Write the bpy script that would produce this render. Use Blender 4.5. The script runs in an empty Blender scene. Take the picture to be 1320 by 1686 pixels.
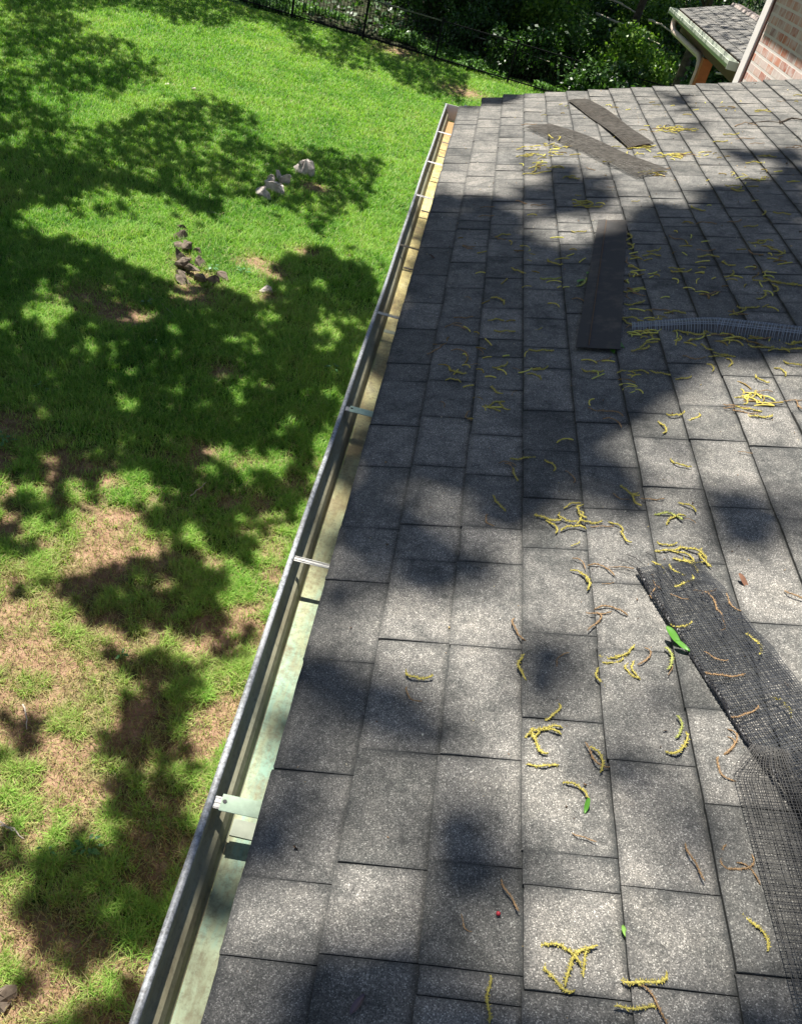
import bpy, math, random
import numpy as np
from mathutils import Vector, Matrix

random.seed(7); rng = np.random.default_rng(7)
scene = bpy.context.scene
C = scene.collection

# ------------------------------------------------------------------ camera
F, YAW, PITCH, ROLL = 1400.0, 0.0500626, 0.6505392, 0.2734287
CAM = np.array([0.046947, 0.0, 1.270957])
_fw = np.array([math.sin(YAW)*math.cos(PITCH), math.cos(YAW)*math.cos(PITCH), -math.sin(PITCH)])
_rt = np.array([math.cos(YAW), -math.sin(YAW), 0.0]); _up = np.cross(_rt, _fw)
_r = _rt*math.cos(ROLL)+_up*math.sin(ROLL); _u = _up*math.cos(ROLL)-_rt*math.sin(ROLL)
cd = bpy.data.cameras.new('camera'); cam = bpy.data.objects.new('camera', cd); C.objects.link(cam)
cam.matrix_world = Matrix([[_r[0], _u[0], -_fw[0], CAM[0]], [_r[1], _u[1], -_fw[1], CAM[1]],
                           [_r[2], _u[2], -_fw[2], CAM[2]], [0, 0, 0, 1]])
cd.sensor_fit = 'VERTICAL'; cd.sensor_height = 36; cd.lens = 36*F/1686.0
cd.clip_start = 0.05; cd.clip_end = 600
scene.camera = cam
CM = np.array([_r, _u, _fw])

# ------------------------------------------------------------------ light
SUN = np.array([-0.27, 0.28, 0.92]); SUN /= np.linalg.norm(SUN)          # direction towards the sun
world = bpy.data.worlds.new('World'); scene.world = world; world.use_nodes = True
wt = world.node_tree; sky = wt.nodes.new('ShaderNodeTexSky'); sky.sky_type = 'NISHITA'; sky.sun_disc = False
sky.sun_elevation = math.asin(SUN[2]); sky.sun_rotation = math.atan2(SUN[0], SUN[1])
bg = wt.nodes['Background']; bg.inputs[1].default_value = 0.052
wt.links.new(sky.outputs[0], bg.inputs[0])
sd = bpy.data.lights.new('sun', 'SUN'); sd.energy = 5.0; sd.angle = math.radians(0.55); sd.color = (1.0, 0.955, 0.88)
so = bpy.data.objects.new('sun', sd); C.objects.link(so)
so.rotation_euler = Vector(SUN).to_track_quat('Z', 'Y').to_euler(); so.location = (-5, 5, 20)
vs = scene.view_settings; vs.view_transform = 'Standard'; vs.look = 'None'; vs.exposure = 1.45; vs.gamma = 1.0
scene.render.engine = 'CYCLES'

# ------------------------------------------------------------------ projection helpers
GZ = -4.0                              # lawn level below the eave
SL = 0.289; CS, SN = math.cos(SL), math.sin(SL)
E1 = EX = 0.1409                       # shingle course exposure
def ray(x, y): return CM.T @ np.array([(x-660)/F, -(y-843)/F, 1.0])
def onz(x, y, z=GZ):
    d = ray(x, y); return CAM+(z-CAM[2])/d[2]*d
def atX(x, y, X): d = ray(x, y); return CAM+(X-CAM[0])/d[0]*d
def atY(x, y, Y): d = ray(x, y); return CAM+(Y-CAM[1])/d[1]*d
def onroof(x, y, h=0.0):
    n = np.array([-SN, 0, CS]); d = ray(x, y); P = CAM+(h-n@CAM)/(n@d)*d
    return P[0]*CS+P[2]*SN, P[1]
def RP(u, Y, h=0.0): return (u*CS-h*SN, Y, u*SN+h*CS)
def project(P):
    q = (np.asarray(P)-CAM) @ CM.T
    z = np.where(q[:, 2] > 1e-3, q[:, 2], 1e-3)
    x = 660+F*q[:, 0]/z; y = 843-F*q[:, 1]/z
    x[q[:, 2] < 1e-3] = -9999
    return x, y
def vnoise(x, y, s, seed=0):
    x = np.asarray(x)/s+100+seed*13.7; y = np.asarray(y)/s+100+seed*7.3
    xi = np.floor(x).astype(int); yi = np.floor(y).astype(int); fx = x-xi; fy = y-yi
    fx = fx*fx*(3-2*fx); fy = fy*fy*(3-2*fy)
    def h(a, b):
        v = np.sin(a*127.1+b*311.7+seed*74.7)*43758.5453; return v-np.floor(v)
    return (h(xi, yi)*(1-fx)+h(xi+1, yi)*fx)*(1-fy)+(h(xi, yi+1)*(1-fx)+h(xi+1, yi+1)*fx)*fy
def fbm(x, y, s, seed=0): return (vnoise(x, y, s, seed)*.5+vnoise(x, y, s/2.1, seed+1)*.3+vnoise(x, y, s/4.3, seed+2)*.2)

# ------------------------------------------------------------------ object helpers
def tag(o, label=None, cat=None, group=None, kind=None):
    if label: o['label'] = label
    if cat: o['category'] = cat
    if group: o['group'] = group
    if kind: o['kind'] = kind
    return o
def empty(name, loc, label=None, cat=None, group=None):
    o = bpy.data.objects.new(name, None); C.objects.link(o); o.location = loc; o.empty_display_size = .05
    return tag(o, label, cat, group)
def mesh_np(name, V, Fc, mat, parent=None, origin=None, smooth=False, attr=None, uv=None):
    """V (n,3), Fc (m,k) array or list of faces"""
    V = np.asarray(V, dtype=np.float64)
    if parent is not None and origin is None: origin = np.array(parent.get('_base', (0, 0, 0)))
    if origin is None: origin = np.zeros(3)
    origin = np.asarray(origin, float)
    me = bpy.data.meshes.new(name)
    if isinstance(Fc, np.ndarray):
        n, k = Fc.shape
        me.vertices.add(len(V)); me.vertices.foreach_set('co', (V-origin).astype(np.float32).ravel())
        me.loops.add(n*k); me.loops.foreach_set('vertex_index', Fc.astype(np.int32).ravel())
        me.polygons.add(n); me.polygons.foreach_set('loop_start', np.arange(0, n*k, k, dtype=np.int32))
        me.update(calc_edges=True)
    else:
        me.from_pydata([tuple(v) for v in (V-origin)], [], [tuple(f) for f in Fc]); me.update()
    if attr is not None:
        for an, av in attr.items():
            a = me.attributes.new(an, 'FLOAT', 'POINT'); a.data.foreach_set('value', np.asarray(av, dtype=np.float32))
    if smooth: me.polygons.foreach_set('use_smooth', np.ones(len(me.polygons), dtype=bool))
    me.materials.append(mat)
    o = bpy.data.objects.new(name, me); C.objects.link(o); o['_base'] = [float(q) for q in origin]
    if parent is not None: o.parent = parent
    else: o.location = origin
    return o
def thing(name, base, label, cat, group=None):
    o = empty(name, base, label, cat, group); o['_base'] = [float(b) for b in base]; return o
class MB:
    def __init__(s): s.v = []; s.f = []
    def box(s, a, b):
        x0, y0, z0 = a; x1, y1, z1 = b
        s.hexa([(x0,y0,z0),(x1,y0,z0),(x1,y1,z0),(x0,y1,z0),(x0,y0,z1),(x1,y0,z1),(x1,y1,z1),(x0,y1,z1)])
    def hexa(s, p):
        n = len(s.v); s.v += [tuple(q) for q in p]
        s.f += [(n,n+3,n+2,n+1),(n+4,n+5,n+6,n+7),(n,n+1,n+5,n+4),(n+1,n+2,n+6,n+5),(n+2,n+3,n+7,n+6),(n+3,n,n+4,n+7)]
    def rbox(s, u0, u1, y0, y1, h0, h1):      # a slab lying in roof coordinates
        s.hexa([RP(u0,y0,h0),RP(u1,y0,h0),RP(u1,y1,h0),RP(u0,y1,h0),RP(u0,y0,h1),RP(u1,y0,h1),RP(u1,y1,h1),RP(u0,y1,h1)])
    def tube(s, pts, rad, n=6, cap=True):
        pts = [np.asarray(p, float) for p in pts]
        if not hasattr(rad, '__len__'): rad = [rad]*len(pts)
        base = len(s.v); ref = None
        for i, p in enumerate(pts):
            t = pts[min(i+1, len(pts)-1)]-pts[max(i-1, 0)]; t = t/(np.linalg.norm(t)+1e-9)
            if ref is None: ref = np.cross(t, [0.3, 0.2, 1]) if abs(t[2]) < .9 else np.cross(t, [1, .1, 0])
            a = ref-t*(ref@t); a /= np.linalg.norm(a)+1e-9; b = np.cross(t, a); ref = a
            for k in range(n):
                an = 2*math.pi*k/n; s.v.append(tuple(p+rad[i]*(a*math.cos(an)+b*math.sin(an))))
        for i in range(len(pts)-1):
            for k in range(n):
                a = base+i*n+k; b = base+i*n+(k+1) % n; s.f.append((a, b, b+n, a+n))
        if cap:
            s.f.append(tuple(base+k for k in range(n))[::-1]); s.f.append(tuple(base+(len(pts)-1)*n+k for k in range(n)))
    def extrude(s, prof, y0, y1, ny=1, closed=True):   # profile in (x,z) swept along Y
        n = len(prof); b = len(s.v)
        for j in range(ny+1):
            y = y0+(y1-y0)*j/ny
            for (x, z) in prof: s.v.append((x, y, z))
        for j in range(ny):
            for i in range(n if closed else n-1):
                i2 = (i+1) % n; s.f.append((b+j*n+i, b+j*n+i2, b+(j+1)*n+i2, b+(j+1)*n+i))
        if closed: s.f.append(tuple(b+i for i in range(n))[::-1]); s.f.append(tuple(b+ny*n+i for i in range(n)))
    def obj(s, name, mat, parent=None, origin=None, smooth=False): return mesh_np(name, s.v, s.f, mat, parent, origin, smooth)
def bevel(o, w=.003, seg=2):
    m = o.modifiers.new('bevel', 'BEVEL'); m.width = w; m.segments = seg; m.limit_method = 'ANGLE'; return o

# ------------------------------------------------------------------ materials
class NT:
    def __init__(s, name, rough=.8, spec=.3, metal=0.0):
        s.m = bpy.data.materials.new(name); s.m.use_nodes = True; s.t = s.m.node_tree; s.n = s.t.nodes; s.l = s.t.links
        s.b = s.n['Principled BSDF']; s.b.inputs['Roughness'].default_value = rough
        s.b.inputs['Specular IOR Level'].default_value = spec; s.b.inputs['Metallic'].default_value = metal
        s.co = s.n.new('ShaderNodeNewGeometry').outputs['Position']
    def sc(s, sx, sy, sz):
        m = s.n.new('ShaderNodeMapping'); m.inputs['Scale'].default_value = (sx, sy, sz); s.l.new(s.co, m.inputs[0]); return m.outputs[0]
    def noise(s, scale, detail=4, rough=.6, vec=None):
        t = s.n.new('ShaderNodeTexNoise'); t.inputs['Scale'].default_value = scale; t.inputs['Detail'].default_value = detail
        t.inputs['Roughness'].default_value = rough; s.l.new(vec or s.co, t.inputs['Vector']); return t.outputs['Fac']
    def vor(s, scale, vec=None, out='Color'):
        t = s.n.new('ShaderNodeTexVoronoi'); t.inputs['Scale'].default_value = scale; s.l.new(vec or s.co, t.inputs['Vector']); return t.outputs[out]
    def ramp(s, fac, stops):
        r = s.n.new('ShaderNodeValToRGB'); e = r.color_ramp.elements
        while len(e) < len(stops): e.new(.5)
        for i, (p, c) in enumerate(stops): e[i].position = p; e[i].color = (*c, 1) if len(c) == 3 else c
        s.l.new(fac, r.inputs[0]); return r.outputs[0]
    def mix(s, fac, a, b, mode='MIX'):
        m = s.n.new('ShaderNodeMix'); m.data_type = 'RGBA'; m.blend_type = mode
        for sock, v in ((m.inputs[0], fac), (m.inputs[6], a), (m.inputs[7], b)):
            if isinstance(v, (int, float)): sock.default_value = v
            elif isinstance(v, tuple): sock.default_value = (*v, 1)
            else: s.l.new(v, sock)
        return m.outputs[2]
    def math(s, op, a, b=0.0, c=0.0):
        m = s.n.new('ShaderNodeMath'); m.operation = op
        for i, v in enumerate((a, b, c)):
            if isinstance(v, (int, float)): m.inputs[i].default_value = v
            else: s.l.new(v, m.inputs[i])
        return m.outputs[0]
    def attr(s, name):
        a = s.n.new('ShaderNodeAttribute'); a.attribute_name = name; return a.outputs['Fac']
    def island(s): return s.n.new('ShaderNodeNewGeometry').outputs['Random Per Island']
    def color(s, c):
        if isinstance(c, tuple): s.b.inputs['Base Color'].default_value = (*c, 1)
        else: s.l.new(c, s.b.inputs['Base Color'])
        return s
    def bump(s, h, strength=.3, dist=.002):
        b = s.n.new('ShaderNodeBump'); b.inputs['Strength'].default_value = strength; b.inputs['Distance'].default_value = dist
        s.l.new(h, b.inputs['Height']); s.l.new(b.outputs[0], s.b.inputs['Normal']); return s
    def translucent(s, col, fac):
        tr = s.n.new('ShaderNodeBsdfTranslucent'); mx = s.n.new('ShaderNodeMixShader'); mx.inputs[0].default_value = fac
        if isinstance(col, tuple): tr.inputs[0].default_value = (*col, 1)
        else: s.l.new(col, tr.inputs[0])
        out = s.n['Material Output']; s.l.new(s.b.outputs[0], mx.inputs[1]); s.l.new(tr.outputs[0], mx.inputs[2]); s.l.new(mx.outputs[0], out.inputs[0]); return s

def mat_shingle():
    s = NT('shingle_granules', .93, .22)
    isl = s.island()
    base = s.ramp(isl, [(0, (.110, .108, .099)), (.25, (.134, .130, .120)), (.5, (.153, .148, .135)), (.75, (.180, .172, .156)), (1, (.137, .135, .126))])
    col = s.vor(640); g = s.n.new('ShaderNodeSeparateColor'); s.l.new(col, g.inputs[0])
    spk = s.ramp(g.outputs[0], [(0, (.42, .42, .42)), (.45, (.82, .82, .82)), (.8, (1.12, 1.10, 1.08)), (.94, (1.8, 1.78, 1.75)), (1, (2.7, 2.7, 2.65))])
    c = s.mix(1.0, base, spk, 'MULTIPLY')
    big = s.ramp(s.noise(5.5, 5, .65), [(.3, (.55, .57, .58)), (.5, (1, 1, 1)), (.7, (1.22, 1.2, 1.16))])
    mid_ = s.ramp(s.noise(17, 6, .75), [(.34, (.58, .60, .61)), (.52, (1, 1, 1)), (.7, (1.14, 1.13, 1.12))]); big = s.mix(1.0, big, mid_, 'MULTIPLY')
    c = s.mix(1.0, c, big, 'MULTIPLY')
    fine = s.ramp(s.noise(60, 4, .7), [(.3, (.78, .78, .79)), (.7, (1.2, 1.19, 1.18))]); c = s.mix(1.0, c, fine, 'MULTIPLY')
    c = s.mix(s.math('MULTIPLY', s.attr('dirt_edge_dark'), s.math('MULTIPLY_ADD', s.noise(30, 5, .7), 1.6, .15)), c, (.028, .030, .030))
    s.color(c); s.bump(s.math('ADD', g.outputs[1], s.noise(40, 3)), .55, .0014); return s.m
def mat_simple(name, c, rough=.8, spec=.3, metal=0, var=.25, scale=20, bump=.1):
    s = NT(name, rough, spec, metal); a = tuple(x*(1-var) for x in c); b = tuple(min(1, x*(1+var)) for x in c)
    n = s.noise(scale, 5, .6); s.color(s.ramp(n, [(.3, a), (.7, b)])); s.bump(s.noise(scale*4, 4), bump, .003); return s.m
def mat_leaf(name, cs, rough=.5, tr=.3, spec=.25):
    s = NT(name, rough, spec); c = s.ramp(s.island(), [(i/(len(cs)-1), q) for i, q in enumerate(cs)]); s.color(c)
    s.translucent(s.mix(1.0, c, (1.3, 1.5, .5), 'MULTIPLY'), tr); return s.m
def mat_gutter_floor():
    s = NT('weathered_gutter_floor', .6, .35)
    sep = s.n.new('ShaderNodeSeparateXYZ'); s.l.new(s.co, sep.inputs[0])
    far = s.ramp(s.math('MULTIPLY_ADD', sep.outputs[1], .17, 0.0), [(.15, (0, 0, 0)), (.60, (1, 1, 1))]); rust = s.ramp(s.math('MULTIPLY_ADD', s.noise(6, 4), .12, s.math('MULTIPLY', sep.outputs[1], .16)), [(.90, (0, 0, 0)), (.99, (1, 1, 1))])
    st = s.noise(14, 6, .7, s.sc(1, .22, 1)); fine = s.noise(85, 6, .75)
    near = s.ramp(st, [(.30, (.08, .075, .04)), (.40, (.18, .18, .10)), (.50, (.27, .32, .20)), (.60, (.20, .33, .25)), (.74, (.36, .40, .28))])
    yel = s.ramp(s.noise(16, 6, .7, s.sc(1, .35, 1)), [(.30, (.13, .085, .03)), (.42, (.36, .28, .10)), (.6, (.52, .44, .19)), (.75, (.55, .50, .30))])
    c = s.mix(far, near, yel)
    c = s.mix(s.ramp(fine, [(.47, (0, 0, 0)), (.68, (.7, .7, .7))]), c, (.11, .095, .05))
    c = s.mix(s.ramp(s.noise(9, 5, .75), [(.50, (0, 0, 0)), (.66, (.75, .75, .75))]), c, (.15, .11, .055))
    c = s.mix(s.math('MULTIPLY', rust, .8), c, (.24, .12, .045)); s.color(c); s.bump(fine, .15, .001); return s.m
def mat_gutter_wall():
    s = NT('weathered_gutter_wall', .75, .2); n = s.noise(12, 6, .7, s.sc(1, .3, 1))
    c = s.ramp(n, [(.3, (.20, .165, .10)), (.5, (.28, .265, .18)), (.7, (.33, .34, .25))])
    c = s.mix(s.ramp(s.noise(70, 5, .7), [(.5, (0, 0, 0)), (.8, (.6, .6, .6))]), c, (.05, .045, .03)); s.color(c); return s.m
def mat_lip():
    s = NT('speckled_metal_lip', .5, .5, .0)
    n = s.noise(130, 6, .8); c = s.ramp(n, [(.38, (.07, .07, .07)), (.48, (.19, .20, .205)), (.6, (.33, .345, .355)), (.7, (.46, .48, .49))])
    c = s.mix(s.ramp(s.noise(6, 4), [(.35, (0, 0, 0)), (.7, (.45, .45, .45))]), c, (.25, .24, .23)); s.color(c); s.bump(n, .25, .0006); return s.m
M = {}
M['shingle'] = mat_shingle()
M['gfloor'] = mat_gutter_floor(); M['gwall'] = mat_gutter_wall(); M['lip'] = mat_lip()
M['hanger_green'] = mat_simple('pale_green_strap', (.33, .42, .30), .55, .3, 0, .15, 60)
M['hanger_grey'] = mat_simple('grey_metal_strap', (.38, .37, .34), .45, .5, .3, .25, 80)
M['hanger_dark'] = mat_simple('dark_rusty_strap', (.08, .07, .055), .7, .3, 0, .3, 80)
M['screw'] = mat_simple('dark_screw', (.03, .03, .03), .5)
M['white_trim'] = mat_simple('white_trim_paint', (.72, .68, .66), .55, .3, 0, .06, 12)
M['cream_gutter'] = mat_simple('cream_gutter_paint', (.44, .47, .39), .5, .35, 0, .08, 10)
M['pipe'] = mat_simple('beige_downspout', (.55, .44, .37), .5, .3, 0, .06, 10)
M['orange_wood'] = mat_simple('stained_orange_wood', (.34, .105, .03), .6, .3, 0, .2, 9)
M['fascia'] = mat_simple('fascia_paint', (.5, .5, .46), .6)
M['trim_brown'] = mat_simple('brown_wood', (.12, .07, .04), .7)
M['bark'] = mat_simple('tree_bark', (.075, .06, .045), .95, .1, 0, .45, 9, .9)
M['pale_bark'] = mat_simple('pale_dead_wood', (.40, .35, .29), .9, .1, 0, .4, 6, .6)
M['stone'] = mat_simple('pale_stone', (.42, .37, .33), .9, .2, 0, .35, 14, .8)
M['stone_dark'] = mat_simple('brown_ring_stone', (.115, .092, .07), .92, .2, 0, .45, 16, .9)  # brown darkened further to hold the ring's partial shade
M['fence'] = mat_simple('black_metal_fence', (.008, .008, .009), .8, .15)
M['rail'] = mat_simple('sunlit_worn_rail', (.06, .06, .062), .3, .6)  # one worn rail length, paler so that sunlight sits in its colour
M['plastic'] = mat_simple('black_plastic_mesh', (.040, .042, .046), .36, .5, 0, .3, 30)
M['plastic_grey'] = mat_simple('dusty_grey_mesh', (.072, .068, .062), .6, .4, 0, .35, 40)
M['plastic_flat'] = mat_simple('dusty_flat_plastic', (.030, .028, .027), .85, .15, 0, .55, 25)
M['leaf_canopy'] = mat_leaf('canopy_leaf', [(.03, .075, .012), (.05, .12, .02), (.075, .15, .03)], .5, .2)
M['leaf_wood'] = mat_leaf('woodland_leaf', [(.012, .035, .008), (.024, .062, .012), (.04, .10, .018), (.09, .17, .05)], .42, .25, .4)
M['leaf_painted_sun'] = mat_leaf('woodland_leaf_painted_sun', [(.03, .075, .012), (.08, .17, .025), (.15, .26, .04), (.24, .34, .08)], .42, .35, .4)  # paler twin of the woodland leaf; sunlight is mixed into its colour
M['leaf_low'] = mat_leaf('undergrowth_leaf', [(.06, .13, .03), (.09, .20, .045), (.14, .25, .07)], .5, .3)
M['green_leaf'] = mat_leaf('fresh_green_leaf', [(.07, .22, .02), (.10, .27, .03)], .45, .3, .5)
M['weed'] = mat_leaf('weed_leaf', [(.05, .14, .045), (.08, .2, .06)], .4, .25, .4)
def mat_catkin(name, a, b):
    s = NT(name, .85, .15); s.color(s.ramp(s.noise(400, 3, .7), [(.35, a), (.62, b)])); s.bump(s.noise(700, 2), .6, .001); return s.m
M['cy'] = mat_catkin('yellow_catkin', (.18, .15, .03), (.45, .385, .10))
M['cg'] = mat_catkin('green_catkin', (.15, .16, .03), (.36, .39, .12))
M['cb'] = mat_catkin('brown_catkin', (.11, .065, .03), (.32, .21, .11))
def mat_brick():
    s = NT('whitewashed_brick', .9, .2); m = s.n.new('ShaderNodeCombineXYZ'); sep = s.n.new('ShaderNodeSeparateXYZ'); s.l.new(s.co, sep.inputs[0])
    s.l.new(sep.outputs[1], m.inputs[0]); s.l.new(sep.outputs[2], m.inputs[1])
    b = s.n.new('ShaderNodeTexBrick'); s.l.new(m.outputs[0], b.inputs[0]); b.inputs['Scale'].default_value = 1
    b.inputs['Brick Width'].default_value = .215; b.inputs['Row Height'].default_value = .075; b.inputs['Mortar Size'].default_value = .011; b.inputs['Mortar Smooth'].default_value = .2
    b.inputs['Color1'].default_value = (0, 0, 0, 1); b.inputs['Color2'].default_value = (1, 1, 1, 1); b.inputs['Mortar'].default_value = (.5, .5, .5, 1)
    red = s.ramp(b.outputs['Color'], [(0, (.34, .09, .05)), (.3, (.50, .19, .11)), (.55, (.52, .30, .23)), (.8, (.55, .44, .40)), (1, (.24, .11, .09))])
    c = s.mix(b.outputs['Fac'], red, (.58, .53, .49))
    wash = s.ramp(s.noise(7, 6, .7), [(.40, (.05, .05, .05)), (.62, (.7, .7, .7))]); c = s.mix(wash, c, (.62, .57, .53)); s.color(c)
    s.bump(s.math('SUBTRACT', 1.0, b.outputs['Fac']), .5, .006); return s.m
M['brick'] = mat_brick()
def mat_lawn():
    s = NT('lawn_soil', .95, .1)
    soil = s.ramp(s.noise(7, 8, .75), [(.3, (.05, .03, .02)), (.43, (.15, .088, .058)), (.55, (.28, .17, .115)), (.7, (.40, .27, .19))])
    straw = s.ramp(s.noise(90, 5, .8), [(.45, (0, 0, 0)), (.62, (1, 1, 1))]); soil = s.mix(s.math('MULTIPLY', straw, .35), soil, (.27, .22, .10))
    grn = s.ramp(s.noise(35, 6, .75), [(.3, (.015, .035, .008)), (.5, (.035, .085, .014)), (.7, (.07, .13, .025))])
    c = s.mix(s.attr('grassy'), soil, grn); s.color(c); s.bump(s.noise(22, 8, .75), .8, .03); return s.m
M['lawn'] = mat_lawn()
s_ = NT('grass_blades', .55, .3)
_g = s_.ramp(s_.attr('tone'), [(0, (.055, .17, .022)), (.3, (.17, .35, .045)), (.6, (.34, .50, .11)), (.8, (.24, .25, .08)), (1, (.42, .36, .18))])
s_.color(_g); s_.translucent(s_.mix(1.0, _g, (1.1, 1.35, .4), 'MULTIPLY'), .35); M['grass'] = s_.m
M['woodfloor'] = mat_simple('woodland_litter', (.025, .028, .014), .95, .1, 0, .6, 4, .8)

# ------------------------------------------------------------------ shade of the trees, as regions of lawn and roof (photo pixels)
DARK = [  # (density, polygon)
 (1, [(0,-200),(375,-200),(375,0),(400,0),(520,30),(600,65),(700,98),(850,150),(870,170),(770,165),(700,152),(640,128),(560,105),(480,78),(475,66),(540,78),(600,96),(590,84),(520,62),(480,52),(400,30),(350,44),(300,40),(250,20),(200,12),(120,18),(60,30),(0,30)]),
 (.85, [(0,20),(70,20),(120,25),(150,60),(200,70),(235,90),(270,110),(280,135),(240,130),(200,150),(150,150),(110,165),(60,150),(0,165)]),
 (.7, [(-60,150),(60,165),(120,185),(110,200),(60,215),(20,230),(-60,250)]),
 (1, [(-60,240),(80,215),(160,220),(220,200),(280,180),(300,165),(350,170),(400,190),(445,208),(400,215),(330,218),(350,232),(420,235),(500,245),(560,260),(620,270),(628,290),(600,310),(620,350),(560,355),(530,392),(500,370),(520,340),(470,338),(400,330),(370,335),(340,360),(300,350),(250,325),(180,320),(100,335),(50,345),(-60,350)]),
 (.6, [(-60,345),(30,350),(60,380),(0,400),(-60,400)]), (.5, [(100,340),(230,335),(260,350),(200,370),(130,365)]),
 (1, [(-60,380),(40,375),(80,390),(130,400),(150,420),(200,430),(260,470),(290,480),(340,475),(380,490),(430,500),(440,460),(470,430),(490,412),(530,408),(570,430),(610,455),(635,480),(615,530),(585,600),(560,680),(520,740),(505,790),(440,830),(400,850),(360,840),(330,812),(300,795),(200,785),(100,795),(-60,800)]),
 (.6, [(-60,820),(60,815),(130,812),(165,835),(120,860),(60,875),(100,900),(60,930),(-60,910)]),
 (1, [(30,965),(120,952),(160,930),(222,932),(230,898),(252,930),(280,925),(300,905),(330,940),(382,962),(370,990),(350,1012),(320,1062),(280,1052),(250,1042),(200,1048),(150,1030),(130,1000),(70,985)]),
 (.85, [(290,795),(440,785),(510,785),(490,870),(440,900),(400,935),(350,905),(320,860),(260,885),(225,845),(280,830)]),
 (.6, [(165,1060),(230,1055),(245,1110),(200,1140)]), (.7, [(270,1080),(330,1085),(305,1130),(255,1125),(240,1170),(215,1150)]),
 (.7, [(150,1235),(205,1225),(230,1262),(165,1278)]), (.7, [(245,1235),(285,1230),(275,1290),(250,1300)]),
 (.9, [(185,1330),(240,1325),(290,1325),(300,1360),(290,1420),(240,1392),(200,1390)]),
 (1, [(90,1425),(125,1385),(180,1400),(240,1385),(320,1360),(330,1420),(290,1460),(265,1530),(240,1595),(200,1565),(150,1590),(100,1562),(50,1565),(35,1500),(60,1440)]),
 (.9, [(90,1690),(130,1655),(200,1640),(260,1620),(260,1800),(90,1800)]), (.7, [(15,1630),(30,1590),(70,1590),(60,1640)]), (.5,[(0,1380),(30,1400),(20,1450),(-40,1440),(-40,1380)]),
 (.75, [(200,1150),(335,1110),(310,1330),(185,1330)]), (.6, [(0,1150),(60,1180),(50,1260),(0,1250)]), (.5,[(330,985),(400,960),(420,1060),(360,1100)]),
 # roof
 (1, [(690,335),(715,318),(760,322),(830,332),(850,370),(865,412),(950,428),(1000,412),(1048,402),(1062,352),(1120,335),(1200,302),(1330,288),(1330,585),(1240,588),(1200,596),(1160,612),(1110,640),(1060,680),(1000,712),(930,760),(890,830),(850,872),(800,850),(760,800),(700,770),(640,775),(600,760),(600,700),(640,560),(660,520),(680,440),(695,380)]),
 (.8, [(850,312),(960,318),(955,340),(900,350),(850,345)]), (.6, [(1100,215),(1170,212),(1165,235),(1110,235)]), (.5, [(860,262),(960,280),(940,300),(870,290)]),
 (.7, [(1150,240),(1320,250),(1320,275),(1200,262)]),(.6,[(1090,160),(1150,165),(1140,190),(1100,185)]),
 (.7, [(880,270),(1000,300),(1040,340),(960,330),(900,300)]),
 (.5, [(700,330),(690,420),(650,560),(560,870),(600,870),(690,570),(735,330)]),
 (.7, [(1085,730),(1130,728),(1132,762),(1090,765)]), (.5, [(1180,690),(1240,690),(1250,715),(1190,715)]),
 (.6, [(960,760),(1040,770),(1055,850),(990,835)]), (.8, [(1170,840),(1210,828),(1262,850),(1255,895),(1190,895)]),
 (.7, [(560,800),(640,820),(690,880),(640,930),(560,900),(530,880)]),
 (.9, [(640,962),(690,925),(760,905),(830,935),(810,965),(760,990),(700,1012),(650,1000)]), (.8, [(530,940),(600,945),(620,980),(560,1010),(510,1020)]),
 (.6, [(830,1120),(900,1040),(950,1050),(960,1100),(900,1150),(860,1170)]), (.6,[(1020,1120),(1080,1120),(1090,1190),(1030,1190)]),
 (.95, [(495,1092),(610,1094),(640,1130),(600,1200),(560,1242),(470,1285),(455,1255),(480,1150)]),
 (.85, [(640,1140),(720,1165),(745,1115),(770,1170),(725,1235),(620,1205)]),
 (.9, [(705,1345),(760,1360),(865,1380),(865,1420),(800,1410),(700,1390)]), (.95, [(700,1435),(870,1440),(870,1560),(790,1570),(700,1560)]),
 (.9, [(1010,1265),(1100,1268),(1160,1300),(1175,1380),(1140,1430),(1060,1400),(1020,1350)]),
 (.8, [(440,1270),(560,1290),(650,1330),(560,1420),(470,1440),(400,1400)]),
 (.9, [(370,1570),(430,1540),(540,1580),(600,1535),(700,1500),(700,1600),(600,1640),(480,1650),(370,1630)]), (.8, [(690,1640),(860,1650),(870,1800),(690,1800)]),
 (.8, [(1235,1590),(1330,1560),(1330,1750),(1250,1750)]), (.5, [(870,1660),(1000,1650),(1010,1750),(870,1750)]),(.3,[(1190,1300),(1330,1290),(1330,1500),(1230,1480)]),(.6,[(1030,1480),(1100,1490),(1080,1560),(1040,1550)]),
]
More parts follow.
